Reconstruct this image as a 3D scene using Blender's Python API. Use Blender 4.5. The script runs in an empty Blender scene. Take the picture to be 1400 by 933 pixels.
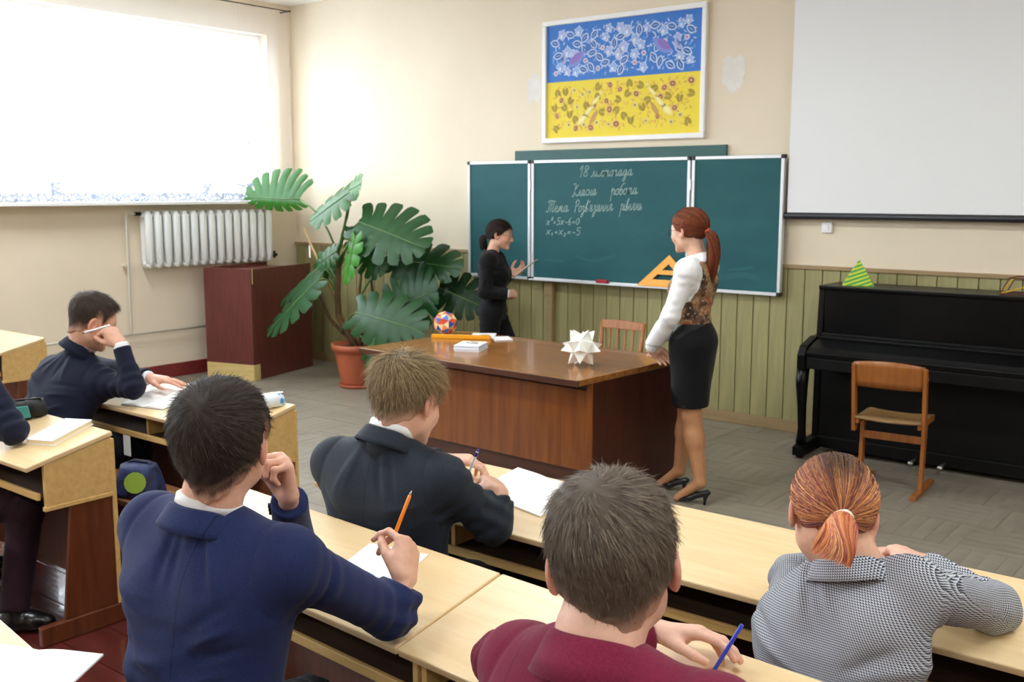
import bpy, bmesh, math, random
import numpy as np
from mathutils import Vector, Matrix

# ---------------------------------------------------------------- camera, sky, light, exposure
scene = bpy.context.scene
COL = scene.collection
CAM_H = 1.75
PITCH = math.atan(204.5 / 1400.0)
YAW = math.atan(1130.0 * math.cos(PITCH) / 1400.0)
cam_d = bpy.data.cameras.new('camera')
cam_d.sensor_width = 36.0
cam_d.lens = 36.0
cam_d.clip_start = 0.05
cam_d.clip_end = 200
cam_d.dof.use_dof = True
cam_d.dof.focus_distance = 2.3
cam_d.dof.aperture_fstop = 9.0
cam = bpy.data.objects.new('camera', cam_d)
COL.objects.link(cam)
cam.location = (0, 0, CAM_H)
cam.rotation_euler = (math.pi / 2 - PITCH, 0, YAW)
scene.camera = cam

scene.view_settings.view_transform = 'Standard'
scene.view_settings.look = 'None'
scene.view_settings.gamma = 1.0
scene.view_settings.use_curve_mapping = False
scene.view_settings.exposure = 0.0
scene.cycles.use_denoising = True
scene.cycles.diffuse_bounces = 6
scene.cycles.max_bounces = 12
scene.cycles.transparent_max_bounces = 16
scene.cycles.sample_clamp_indirect = 6.0

SKY_STRENGTH = 13.5
LAMP_W = 47.0                               # each ceiling lamp added out of view as fill
world = bpy.data.worlds.new('overcast_sky')
scene.world = world
world.use_nodes = True
_bg = world.node_tree.nodes['Background']
_bg.inputs['Color'].default_value = (0.82, 0.92, 1.0, 1)
_bg.inputs['Strength'].default_value = SKY_STRENGTH

XL, YW, CEIL = -8.53, 7.05, 3.62          # window wall, blackboard wall, ceiling height
XR, YB = 2.6, -4.2                          # right wall, back wall
WINDOWS = [(3.86, 6.74), (0.35, 3.23), (-3.3, -0.42)]
WZ0, WZ1 = 1.66, 3.30
for y0, y1 in WINDOWS:                      # sky portals in the window openings
    ld = bpy.data.lights.new('window_portal', 'AREA')
    ld.shape = 'RECTANGLE'
    ld.size = y1 - y0
    ld.size_y = WZ1 - WZ0
    ld.cycles.is_portal = True
    lo = bpy.data.objects.new('window_portal', ld)
    COL.objects.link(lo)
    lo.location = (XL - 0.16, (y0 + y1) / 2, (WZ0 + WZ1) / 2)
    lo.rotation_euler = (math.pi / 2, 0, -math.pi / 2)

# ---------------------------------------------------------------- pixel helpers (1400 x 933 frame)
_f = 1400.0
_fw = np.array([-math.sin(YAW) * math.cos(PITCH), math.cos(YAW) * math.cos(PITCH), -math.sin(PITCH)])
_rt = np.array([math.cos(YAW), math.sin(YAW), 0.0])
_up = np.cross(_rt, _fw)
_C = np.array([0, 0, CAM_H])
def _ray(x, y):
    return _fw * _f + _rt * (x - 700) + _up * (466.5 - y)
def atZ(x, y, z):
    d = _ray(x, y); return _C + d * (z - CAM_H) / d[2]
def atY(x, y, Y):
    d = _ray(x, y); return _C + d * Y / d[1]
def atX(x, y, X):
    d = _ray(x, y); return _C + d * X / d[0]
def atD(x, y, dep):
    return _C + _ray(x, y) * dep / _f

# ---------------------------------------------------------------- materials
def lin(h):
    h = h.lstrip('#')
    c = [int(h[i:i + 2], 16) / 255 for i in (0, 2, 4)]
    return tuple((v / 12.92 if v <= 0.04045 else ((v + 0.055) / 1.055) ** 2.4) for v in c) + (1.0,)
def N(nt, t, **kw):
    n = nt.nodes.new(t)
    for k, v in kw.items():
        if k in n.inputs: n.inputs[k].default_value = v
        else: setattr(n, k, v)
    return n
def mat(name, col, rough=0.6, metal=0.0, spec=0.5, var=0.0, scale=8.0, stretch=(1, 1, 1), bump=0.0, bscale=None,
        col2=None, detail=4.0, coat=0.0, islands=0.0, sheen=0.0, vcol=None):
    m = bpy.data.materials.new(name); m.use_nodes = True
    nt = m.node_tree; b = nt.nodes['Principled BSDF']; L = nt.links.new
    c1 = lin(col) if isinstance(col, str) else tuple(col)
    b.inputs['Base Color'].default_value = c1
    b.inputs['Roughness'].default_value = rough
    b.inputs['Metallic'].default_value = metal
    b.inputs['Specular IOR Level'].default_value = spec
    b.inputs['Coat Weight'].default_value = coat
    b.inputs['Sheen Weight'].default_value = sheen
    out = None
    if vcol:
        a = N(nt, 'ShaderNodeAttribute', attribute_name=vcol); out = a.outputs['Color']
    if var or col2 or bump:
        tc = N(nt, 'ShaderNodeTexCoord'); mp = N(nt, 'ShaderNodeMapping'); mp.inputs['Scale'].default_value = stretch
        L(tc.outputs['Object'], mp.inputs['Vector'])
        nz = N(nt, 'ShaderNodeTexNoise'); nz.inputs['Scale'].default_value = scale; nz.inputs['Detail'].default_value = detail
        nz.inputs['Roughness'].default_value = 0.6
        L(mp.outputs['Vector'], nz.inputs['Vector'])
        if col2 or var:
            c2 = lin(col2) if col2 else tuple(v * (1 - var) for v in c1[:3]) + (1,)
            mx = N(nt, 'ShaderNodeMix', data_type='RGBA')
            rmp = N(nt, 'ShaderNodeMapRange'); rmp.inputs['From Min'].default_value = 0.35; rmp.inputs['From Max'].default_value = 0.65
            L(nz.outputs['Fac'], rmp.inputs['Value']); L(rmp.outputs['Result'], mx.inputs['Factor'])
            mx.inputs['A'].default_value = c1; mx.inputs['B'].default_value = c2
            if out is not None:
                mx.blend_type = 'MULTIPLY'; L(out, mx.inputs['A'])
                g = 1 - (var or 0.2); mx.inputs['B'].default_value = (g, g, g, 1)
            out = mx.outputs['Result']
        if bump:
            bm_ = N(nt, 'ShaderNodeBump'); bm_.inputs['Strength'].default_value = bump; bm_.inputs['Distance'].default_value = 0.01
            if bscale:
                n2 = N(nt, 'ShaderNodeTexNoise'); n2.inputs['Scale'].default_value = bscale; n2.inputs['Detail'].default_value = 3
                L(mp.outputs['Vector'], n2.inputs['Vector']); L(n2.outputs['Fac'], bm_.inputs['Height'])
            else: L(nz.outputs['Fac'], bm_.inputs['Height'])
            L(bm_.outputs['Normal'], b.inputs['Normal'])
    if islands:
        gi = N(nt, 'ShaderNodeNewGeometry'); oi = N(nt, 'ShaderNodeObjectInfo')
        ad = N(nt, 'ShaderNodeMath', operation='ADD'); fr = N(nt, 'ShaderNodeMath', operation='FRACT')
        L(gi.outputs['Random Per Island'], ad.inputs[0]); L(oi.outputs['Random'], ad.inputs[1]); L(ad.outputs[0], fr.inputs[0])
        hs = N(nt, 'ShaderNodeHueSaturation'); mr = N(nt, 'ShaderNodeMapRange')
        mr.inputs['To Min'].default_value = 1 - islands; mr.inputs['To Max'].default_value = 1 + islands
        L(fr.outputs[0], mr.inputs['Value']); L(mr.outputs['Result'], hs.inputs['Value'])
        if out is not None: L(out, hs.inputs['Color'])
        else: hs.inputs['Color'].default_value = c1
        out = hs.outputs['Color']
    if out is not None: L(out, b.inputs['Base Color'])
    return m
def wood(name, c1, c2, axis=0, rough=0.35, scale=5.0, coat=0.0, spec=0.5, islands=0.0, bump=0.02):
    st = [7.0, 7.0, 7.0]; st[axis] = 0.6
    return mat(name, c1, rough, col2=c2, scale=scale, stretch=tuple(st), detail=6.0, coat=coat, spec=spec, islands=islands, bump=bump)

M = {}
M['wall'] = mat('wall_paint', '#e9dbc4', 0.75, var=0.05, scale=1.3, bump=0.08, bscale=55)
M['wall_left'] = mat('wall_paint_ochre', '#ecddc6', 0.7, var=0.05, scale=1.6, bump=0.1, bscale=45)
M['ceiling'] = mat('ceiling_whitewash', '#f3f1ec', 0.9, var=0.03, bump=0.1, bscale=30)
M['plaster'] = mat('bare_plaster', '#e9e6e0', 0.95, var=0.08, scale=14)
M['plank'] = mat('olive_painted_plank', '#a69e6e', 0.5, col2='#979062', scale=4, stretch=(8, 8, .7), islands=0.05, bump=0.05, bscale=30)
M['groove'] = mat('dark_olive_groove_paint', '#7d7140', 0.8)  # darker olive for the backing between the planks
M['plank_trim'] = mat('tan_wooden_trim', '#a48a63', 0.5, var=0.15, scale=6, stretch=(.6, 6, 6))
M['parquet'] = mat('worn_parquet', '#938b7d', 0.42, col2='#7d7567', scale=3.2, stretch=(1, 1, 1), islands=0.045, detail=6, bump=0.03, bscale=40)
M['subfloor'] = mat('parquet_joint_dirt', '#6a6156', 0.9)
M['redfloor'] = mat('red_brown_floor_paint', '#5f2521', 0.22, col2='#4b1d1b', scale=4, stretch=(.5, 4, 1), islands=0.08, bump=0.12, bscale=14, coat=0.3)
M['redbase'] = mat('red_baseboard_paint', '#7d2b2b', 0.45, var=0.15, scale=7)
M['white_frame'] = mat('white_window_paint', '#f4f4f4', 0.4)
M['enamel'] = mat('white_radiator_enamel', '#eef1f1', 0.35, var=0.03)
M['pipe'] = mat('pipe_paint', '#d9d4c6', 0.45)
M['dark_metal'] = mat('dark_iron', '#2a2725', 0.5, metal=0.6)
M['alu'] = mat('aluminium_edge', '#dfe2e6', 0.35, metal=0.25)
M['board'] = mat('green_chalkboard', '#22575d', 0.6, spec=0.25, col2='#275e63', scale=2.2, stretch=(1, 1, 2.5), detail=5)
M['board_old'] = mat('old_chalkboard', '#37625f', 0.6, var=0.12, scale=5)
M['chalk'] = mat('white_chalk', '#dfe9e6', 0.95)
M['chalk_haze'] = mat('smeared_chalk', '#2c646a', 0.9, var=0.1, scale=9)
M['black_cap'] = mat('black_plastic', '#1c1c20', 0.45)
M['screen'] = mat('projection_screen', '#eceef0', 0.85, bump=0.03, bscale=160)
M['desk_top'] = wood('pale_beech_laminate', '#e5ca9c', '#debe8d', 0, 0.33, 6)
M['desk_edge'] = wood('yellow_chipboard', '#dcb877', '#cfa763', 0, 0.5, 6)
M['desk_leg'] = wood('brown_stained_wood', '#6a3519', '#552810', 2, 0.4, 5)
M['desk_shelf'] = wood('dark_worn_shelf', '#4a3524', '#342518', 0, 0.6, 5)
M['bench'] = wood('worn_bench_wood', '#8a5b34', '#6b4323', 0, 0.45, 5)
M['table_top'] = wood('glossy_walnut_veneer', '#a4703c', '#8a5626', 0, 0.2, 4, coat=0.22)
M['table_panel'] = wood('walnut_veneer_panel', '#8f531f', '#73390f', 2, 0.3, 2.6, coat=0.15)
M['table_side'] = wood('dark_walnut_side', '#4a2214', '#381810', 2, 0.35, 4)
M['table_edge'] = wood('dark_table_edge', '#57301d', '#452314', 0, 0.35, 4)
M['podium'] = wood('mahogany_laminate', '#6d3530', '#572723', 2, 0.4, 9)
M['podium_base'] = wood('yellow_plinth_wood', '#dcc488', '#cdb272', 0, 0.5, 6)
M['piano'] = mat('black_piano_lacquer', '#070708', 0.32, spec=0.2, coat=0.03, var=0.3, scale=4, bump=0.02, bscale=12)
M['piano_matt'] = mat('worn_black_paint', '#0c0b0b', 0.5, spec=0.2, var=0.4, scale=9)
M['steel'] = mat('tarnished_pedal_metal', '#b9b6ac', 0.3, metal=0.9)
M['ivory'] = mat('ivory_keys', '#efe9da', 0.3)
M['chair_wood'] = wood('orange_brown_chair_wood', '#a8672f', '#935523', 2, 0.35, 5)
M['chair_seat'] = wood('worn_plywood_seat', '#9c7a4c', '#7f5f37', 0, 0.4, 5)
M['teacher_chair'] = wood('teacher_chair_wood', '#b0713c', '#95592a', 2, 0.35, 5)
M['pot'] = mat('terracotta_plastic', '#b45c3c', 0.5, var=0.12, scale=5)
M['soil'] = mat('potting_soil', '#3a2a20', 0.95, var=0.5, scale=60, bump=0.8, bscale=80)
M['stem'] = mat('brown_plant_stem', '#6f5333', 0.8, var=0.35, scale=25, bump=0.4)
M['petiole'] = mat('green_petiole', '#5f8040', 0.45, var=0.2)
M['stick'] = mat('bamboo_stick', '#b48d54', 0.6, var=0.25, scale=12)
M['paper'] = mat('white_paper', '#f6f6f4', 0.8)
M['notebook'] = mat('notebook_paper', '#eef0f2', 0.8)
M['yellow_plastic'] = mat('yellow_orange_plastic', '#f5a81c', 0.35)
M['orange_pen'] = mat('orange_pen_plastic', '#f28410', 0.3)
M['purple_pen'] = mat('violet_pen_plastic', '#3a2a9c', 0.3)
M['white_pen'] = mat('white_pen_plastic', '#e9eaec', 0.3)
M['star'] = mat('white_paper_star', '#f4f5ee', 0.75)

# ---------------------------------------------------------------- mesh helpers
def link(o, parent=None):
    COL.objects.link(o)
    if parent is not None: o.parent = parent
    return o
def thing(name, label, cat, loc=(0, 0, 0), rotz=0.0, group=None):
    o = bpy.data.objects.new(name, None); link(o)
    o.location = loc; o.rotation_euler = (0, 0, rotz); o.empty_display_size = 0.1
    return tag(o, label, cat, group)
def tag(o, label, cat, group=None):
    o['label'] = label; o['category'] = cat
    if group: o['group'] = group
    return o
def struct(o, label=None):
    o['kind'] = 'structure'
    if label: o['label'] = label
    return o
def copy_tree(o, parent=None):
    c = o.copy(); link(c, parent)
    for ch in o.children: copy_tree(ch, c)
    return c
def from_data(name, v, f, m, parent=None, smooth=False, cols=None, loc=None, uv=None):
    me = bpy.data.meshes.new(name)
    me.from_pydata([tuple(p) for p in v] if not isinstance(v, np.ndarray) else v.tolist(), [],
                   f.tolist() if isinstance(f, np.ndarray) else f)
    me.update()
    if smooth: me.polygons.foreach_set('use_smooth', [True] * len(me.polygons))
    if cols is not None:
        a = me.color_attributes.new('col', 'FLOAT_COLOR', 'POINT')
        c = np.ones((len(me.vertices), 4), np.float32); c[:, :3] = np.asarray(cols)[:, :3]
        a.data.foreach_set('color', c.ravel())
    if uv is not None:
        a = me.attributes.new('cloth_uv', 'FLOAT_VECTOR', 'POINT')
        a.data.foreach_set('vector', np.asarray(uv, np.float32).ravel())
    if m is not None: me.materials.append(m)
    o = bpy.data.objects.new(name, me)
    if loc is not None: o.location = loc
    return link(o, parent)
class MB:
    def __init__(s): s.v = []; s.f = []
    def add(s, v, f):
        k = len(s.v); s.v += [tuple(p) for p in v]; s.f += [tuple(i + k for i in q) for q in f]; return s
    def box(s, c, d, R=None):
        v = []
        for z in (-.5, .5):
            for x, y in ((-.5, -.5), (.5, -.5), (.5, .5), (-.5, .5)):
                p = Vector((x * d[0], y * d[1], z * d[2]))
                if R is not None: p = R @ p
                v.append(p + Vector(c))
        return s.add(v, [(3, 2, 1, 0), (4, 5, 6, 7), (0, 1, 5, 4), (1, 2, 6, 5), (2, 3, 7, 6), (3, 0, 4, 7)])
    def bb(s, x0, x1, y0, y1, z0, z1):
        return s.box(((x0 + x1) / 2, (y0 + y1) / 2, (z0 + z1) / 2), (x1 - x0, y1 - y0, z1 - z0))
    def prism(s, pts, fn, d0, d1):
        n = len(pts); v = [fn(a, b, d0) for a, b in pts] + [fn(a, b, d1) for a, b in pts]
        f = [tuple(range(n)), tuple(range(2 * n - 1, n - 1, -1))]
        f += [(i, i + n, (i + 1) % n + n, (i + 1) % n) for i in range(n)]
        return s.add(v, f)
    def tube(s, path, r, n=8, cap=True):
        P = [Vector(p) for p in path]; m = len(P)
        rs = list(r) if hasattr(r, '__len__') else [r] * m
        v = []; t0 = (P[1] - P[0]).normalized(); up = Vector((0, 0, 1)) if abs(t0.z) < .9 else Vector((1, 0, 0))
        a = t0.cross(up).normalized()
        for i in range(m):
            t = (P[min(i + 1, m - 1)] - P[max(i - 1, 0)]).normalized()
            a = (a - t * a.dot(t)).normalized(); b = t.cross(a)
            for k in range(n):
                w = 2 * math.pi * k / n
                v.append(P[i] + (a * math.cos(w) + b * math.sin(w)) * rs[i])
        f = [(i * n + k, i * n + (k + 1) % n, (i + 1) * n + (k + 1) % n, (i + 1) * n + k) for i in range(m - 1) for k in range(n)]
        if cap: f += [tuple(range(n - 1, -1, -1)), tuple((m - 1) * n + k for k in range(n))]
        return s.add(v, f)
    def lathe(s, prof, n=24, c=(0, 0, 0)):
        m = len(prof); v = []
        for r, z in prof:
            for k in range(n):
                w = 2 * math.pi * k / n
                v.append((c[0] + r * math.cos(w), c[1] + r * math.sin(w), c[2] + z))
        f = [(i * n + k, i * n + (k + 1) % n, (i + 1) * n + (k + 1) % n, (i + 1) * n + k) for i in range(m - 1) for k in range(n)]
        f += [tuple(range(n - 1, -1, -1)), tuple((m - 1) * n + k for k in range(n))]
        return s.add(v, f)
    def build(s, name, m, parent=None, smooth=False, bevel=0.0, loc=None):
        o = from_data(name, s.v, s.f, m, parent, smooth, loc=loc)
        if bevel:
            b = o.modifiers.new('bevel', 'BEVEL'); b.width = bevel; b.segments = 2; b.limit_method = 'ANGLE'; b.angle_limit = 0.6
        return o
def box_part(name, m, parent, c, d, R=None, bevel=0.003):
    return MB().box((0, 0, 0), d, R).build(name, m, parent, bevel=bevel, loc=c)
# ---------------------------------------------------------------- room shell
rnd = random.Random(7)
floor = struct(MB().bb(XL - .3, XR + .2, YB - .2, YW + .2, -0.15, -0.008).build('floor', M['subfloor']), 'worn grey parquet with a red painted board floor at the back')
RED_Y = 3.2
bw = 0.19
nb = int((RED_Y - YB) / bw)
fb0 = None
for i in range(nb):
    if fb0 is None:
        fb0 = MB().bb(-(XR - XL) / 2, (XR - XL) / 2, -bw / 2 + .0015, bw / 2 - .0015, -0.012, 0).build('floorboard', M['redfloor'], floor, bevel=0.002)
        o = fb0
    else:
        o = fb0.copy(); link(o, floor)
    o.location = ((XL + XR) / 2, RED_Y - bw * (i + .5), 0)
# parquet: basket weave blocks of five strips
SL, SN = 0.40, 5
SWD = SL / SN
strips = []
nx = int((XR - XL) / SL) + 1; ny = int((YW - RED_Y) / SL) + 1
for i in range(nx):
    for j in range(ny):
        bx, by = XL + SL * i, RED_Y + SL * j
        for k in range(SN):
            if (i + j) % 2: c = (bx + SL / 2, by + SWD * (k + .5), 0)
            else: c = (bx + SWD * (k + .5), by + SL / 2, 1)
            strips.append(c)
def project(p):
    v = np.array(p, float) - _C; z = v @ _fw
    return 700 + _f * (v @ _rt) / z, 466.5 - _f * (v @ _up) / z, z
near, rest = [], []
for c in strips:
    x, y, d = project((c[0], c[1], 0))
    vis = (880 < x < 1420 and 560 < y < 640 + (x - 650) * .223) or (395 < x < 520 and 480 < y < 680)
    (near if vis else rest).append((d, c))
near.sort(); rest += near[300:]; near = near[:300]
st0 = None
for d, c in near:
    if st0 is None:
        st0 = MB().bb(-SL / 2 + .0006, SL / 2 - .0006, -SWD / 2 + .0006, SWD / 2 - .0006, -.01, 0).build('parquet_strip', M['parquet'], floor); o = st0
    else:
        o = st0.copy(); link(o, floor)
    o.location = (c[0], c[1], rnd.uniform(-.0012, .0006)); o.rotation_euler = (0, 0, c[2] * math.pi / 2 + rnd.uniform(-.003, .003))
mb = MB()
for d, c in rest:
    dx, dy = (SWD, SL) if c[2] else (SL, SWD)
    z = rnd.uniform(-.0012, .0006)
    mb.bb(c[0] - dx / 2 + .0006, c[0] + dx / 2 - .0006, c[1] - dy / 2 + .0006, c[1] + dy / 2 - .0006, -.01, z)
o = mb.build('parquet_field', M['parquet'], floor); o['kind'] = 'stuff'

wf = struct(MB().bb(XL - .3, XR + .2, YW, YW + .25, 0, CEIL).build('wall_front', M['wall']), 'beige painted wall behind the blackboard with olive wainscot')
pw = 0.13; pl0 = None
npl = int((XR - XL) / pw)
for i in range(npl):
    if pl0 is None:
        pl0 = MB().bb(-pw / 2 + .003, pw / 2 - .003, -.011, .011, 0, 1.12).build('plank', M['plank'], wf, bevel=0.003); o = pl0
    else: o = pl0.copy(); link(o, wf)
    o.location = (XL + pw * (i + .5) + .01, YW - .011, 0.085)
MB().bb(XL, XR, YW - .004, YW, .08, 1.2).build('plank_backing', M['groove'], wf)
MB().bb(XL, XR, YW - .036, YW, 1.2, 1.228).build('wainscot_cap', M['plank_trim'], wf, bevel=.004)
MB().bb(XL, XR, YW - .03, YW, 0, .085).build('baseboard', M['plank_trim'], wf, bevel=.004)
def patch(px, pz, w, h, seed):
    r = random.Random(seed); n = 26; v = [(px, YW - .0015, pz)]
    for k in range(n):
        a = 2 * math.pi * k / n; q = .75 + .35 * r.random()
        v.append((px + w / 2 * q * math.copysign(abs(math.cos(a)) ** .7, math.cos(a)), YW - .0015, pz + h / 2 * q * math.copysign(abs(math.sin(a)) ** .7, math.sin(a))))
    from_data('plaster_patch', v, [(0, 1 + (k + 1) % n, 1 + k) for k in range(n)], M['plaster'], wf)
patch(-5.39, 2.61, .17, .25, 1); patch(-3.55, 2.61, .2, .27, 5)

wl = MB()
ys = [YB] + [v for w in sorted(WINDOWS) for v in w] + [YW + .25]
wl.bb(XL - .3, XL, YB, YW + .25, 0, WZ0 - .03).bb(XL - .3, XL, YB, YW + .25, WZ1, CEIL)
for a, b in zip(ys[0::2], ys[1::2]): wl.bb(XL - .3, XL, a, b, WZ0 - .03, WZ1)
wl = struct(wl.build('wall_left', M['wall_left']), 'ochre painted window wall')
struct(MB().bb(XR, XR + .2, YB, YW, 0, CEIL).build('wall_right', M['wall']), 'beige painted side wall')
struct(MB().bb(XL, XR, YB - .2, YB, 0, CEIL).build('wall_back', M['wall']), 'beige painted back wall')
struct(MB().bb(XL - .3, XR + .2, YB - .2, YW + .25, CEIL, CEIL + .2).build('ceiling', M['ceiling']), 'whitewashed ceiling')
struct(MB().bb(XL, XL + .025, YB, YW - .03, 0, .13).build('baseboard_left', M['redbase'], bevel=.004), 'dark red painted baseboard under the radiator')

# windows with frames and panes
glass = bpy.data.materials.new('window_glass'); glass.use_nodes = True
nt = glass.node_tree; nt.nodes.clear()
g_o = N(nt, 'ShaderNodeOutputMaterial'); g_t = N(nt, 'ShaderNodeBsdfTransparent'); g_g = N(nt, 'ShaderNodeBsdfGlossy'); g_g.inputs['Roughness'].default_value = .02
g_m = N(nt, 'ShaderNodeMixShader'); g_m.inputs[0].default_value = .06
nt.links.new(g_t.outputs[0], g_m.inputs[1]); nt.links.new(g_g.outputs[0], g_m.inputs[2]); nt.links.new(g_m.outputs[0], g_o.inputs[0])
for wi, (y0, y1) in enumerate(WINDOWS):
    w = struct(bpy.data.objects.new('window_%d' % (wi + 1), None), 'wide white framed window of three panes behind sheer curtain')
    link(w); w.location = (XL - .15, (y0 + y1) / 2, WZ0)
    hw = (y1 - y0) / 2; hh = WZ1 - WZ0
    m1, m2 = -hw + .66, hw - .68
    for c, d in (((0, 0, .04), (.07, 2 * hw, .08)), ((0, 0, hh - .04), (.07, 2 * hw, .08)), ((0, -hw + .04, hh / 2), (.07, .08, hh - .16)), ((0, hw - .04, hh / 2), (.07, .08, hh - .16)),
                 ((0, m1, hh / 2), (.07, .1, hh - .16)), ((0, m2, hh / 2), (.07, .1, hh - .16))):
        box_part('window_frame', M['white_frame'], w, c, d)
    for a, b in ((-hw + .08, m1 - .05), (m1 + .05, m2 - .05), (m2 + .05, hw - .08)):
        box_part('pane', glass, w, (0, (a + b) / 2, hh / 2), (.006, b - a, hh - .16), bevel=0)
    box_part('window_sill', M['white_frame'], w, (.17, 0, -.015), (.34, 2 * hw + .12, .03), bevel=.004)

# sheer curtain in front of each window
def sheer(name, dens, white, pattern=False):
    m = bpy.data.materials.new(name); m.use_nodes = True; nt = m.node_tree; nt.nodes.clear(); L = nt.links.new
    o = N(nt, 'ShaderNodeOutputMaterial'); t = N(nt, 'ShaderNodeBsdfTransparent'); tl = N(nt, 'ShaderNodeBsdfTranslucent'); df = N(nt, 'ShaderNodeBsdfDiffuse')
    t.inputs[0].default_value = (1, 1, 1, 1); tl.inputs[0].default_value = white; df.inputs[0].default_value = white
    a = N(nt, 'ShaderNodeMixShader'); a.inputs[0].default_value = .5; L(tl.outputs[0], a.inputs[1]); L(df.outputs[0], a.inputs[2])
    b = N(nt, 'ShaderNodeMixShader'); b.inputs[0].default_value = dens
    L(t.outputs[0], b.inputs[1]); L(a.outputs[0], b.inputs[2]); L(b.outputs[0], o.inputs[0])
    if pattern:
        tc = N(nt, 'ShaderNodeTexCoord'); v = N(nt, 'ShaderNodeTexVoronoi'); v.inputs['Scale'].default_value = 22; v.feature = 'DISTANCE_TO_EDGE'
        r = N(nt, 'ShaderNodeMapRange'); r.inputs['From Max'].default_value = .16; r.inputs['To Min'].default_value = .965; r.inputs['To Max'].default_value = dens
        L(tc.outputs['Object'], v.inputs['Vector']); L(v.outputs['Distance'], r.inputs['Value']); L(r.outputs['Result'], b.inputs[0])
    return m
M['sheer'] = sheer('sheer_voile', .22, (.93, .93, .97, 1))
M['lace'] = sheer('lace_hem', .14, (.13, .15, .20, 1), True)
def curtain(y0, y1, label, seed):
    t = thing('sheer_curtain', label, 'curtain', (XL + .13, (y0 + y1) / 2, 1.63))
    r = random.Random(seed); ph = [r.uniform(0, 6.28) for _ in range(4)]
    def wav(y, z): return .022 * math.sin(y * 31 + ph[0]) + .014 * math.sin(y * 53 + ph[1]) + .008 * math.sin(y * 17 + z * .8 + ph[2])
    n = int((y1 - y0) * 70)
    def cloth(name, za, zb, nz, m):
        v = [(wav(y, z) + .005 * (zb - za), y, z) for z in np.linspace(za, zb, nz) for y in np.linspace(-(y1 - y0) / 2, (y1 - y0) / 2, n)]
        f = [(j * n + i, j * n + i + 1, (j + 1) * n + i + 1, (j + 1) * n + i) for j in range(nz - 1) for i in range(n - 1)]
        return from_data(name, v, f, m, t, True)
    cloth('curtain_cloth', .2, 1.9, 6, M['sheer']); cloth('lace_hem', .0, .2, 3, M['lace'])
    MB().tube([(0, -(y1 - y0) / 2 - .02, 1.91), (0, (y1 - y0) / 2 + .02, 1.91)], .006, 6).build('curtain_wire', M['dark_metal'], t)
    for y in (-(y1 - y0) / 2, (y1 - y0) / 2): MB().tube([(-.13, y, 1.91), (.03, y, 1.91)], .008, 6).build('wire_bracket', M['dark_metal'], t)
curtain(3.55, 6.92, 'sheer white net curtain with lace hem above the radiator', 3)
curtain(0.1, 3.45, 'sheer white net curtain over the window nearer the camera', 4)

# unseen fluorescent ceiling lamps, added to brighten the room
def added_ceiling_lamp(x, y, label, power=LAMP_W):
    t = thing('added_ceiling_lamp', label, 'lamp', (x, y, CEIL), 0, 'added unseen ceiling lamps')
    MB().bb(-.62, .62, -.09, .09, -.06, 0).build('housing', M['white_frame'], t, bevel=.006)
    MB().tube([(-.60, 0, -.085), (.60, 0, -.085)], .018, 10).build('tube', M['lamp_tube'], t, True)
    for s in (-1, 1): MB().bb(s * .61 - .012, s * .61 + .012, -.025, .025, -.11, -.06).build('tube_holder', M['white_frame'], t)
    ld = bpy.data.lights.new('fill_lamp_light', 'AREA'); ld.shape = 'RECTANGLE'; ld.size = 1.2; ld.size_y = .16; ld.energy = power; ld.color = (.90, .97, 1.0)
    lo = bpy.data.objects.new('fill_lamp_light', ld); link(lo, t); lo.location = (0, 0, -.115)
M['lamp_tube'] = mat('lamp_tube_glow', '#ffffff', .4)
_b = M['lamp_tube'].node_tree.nodes['Principled BSDF']; _b.inputs['Emission Color'].default_value = (.96, .99, 1, 1); _b.inputs['Emission Strength'].default_value = 6.0
for x, row in ((-6.9, 'window side row'), (-3.4, 'middle row'), (.2, 'inner wall row')):
    for y, pos in ((3.9, 'nearest the blackboard'), (1.2, 'in the middle'), (-1.8, 'at the back')):
        added_ceiling_lamp(x, y, 'unseen white fluorescent ceiling lamp added for fill, %s, %s' % (row, pos))

# bare tree outside
tr = thing('bare_tree', 'bare tree outside the window, faint behind the curtain', 'tree', (-15.5, 12.2, -3.0))
M['bark'] = mat('grey_bark', '#57545a', .9, var=.2, scale=10)
r = random.Random(11)
MB().tube([(0, 0, 0), (.1, .1, 3), (-.05, .15, 6), (.1, .0, 8.5), (.2, -.2, 11)], [.36, .3, .25, .17, .06], 10).build('trunk', M['bark'], tr, True)
for k in range(13):
    z = 4.2 + k * .45; a = r.uniform(0, 6.28); L = r.uniform(1.6, 3.4)
    d = Vector((math.cos(a), math.sin(a), .55)); p0 = Vector((0, .1, z))
    pts = [p0 + d * L * t + Vector((r.uniform(-.15, .15), r.uniform(-.15, .15), .3 * t * t)) for t in (0, .35, .7, 1)]
    b = MB().tube(pts, [.09, .06, .035, .012], 6)
    for q in range(4):
        s = pts[1 + q % 3]; e = s + Vector((r.uniform(-1, 1), r.uniform(-1, 1), r.uniform(.1, .9)))
        b.tube([s, (s + e) / 2 + Vector((0, 0, .08)), e], [.03, .018, .006], 5)
    b.build('branch', M['bark'], tr, True)
struct(MB().bb(-60, XL - .31, -40, 60, -3.3, -3.0).build('ground_outside', mat('pale_winter_ground', '#c9ccd0', .9, var=.1)), 'pale winter ground outside')

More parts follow.
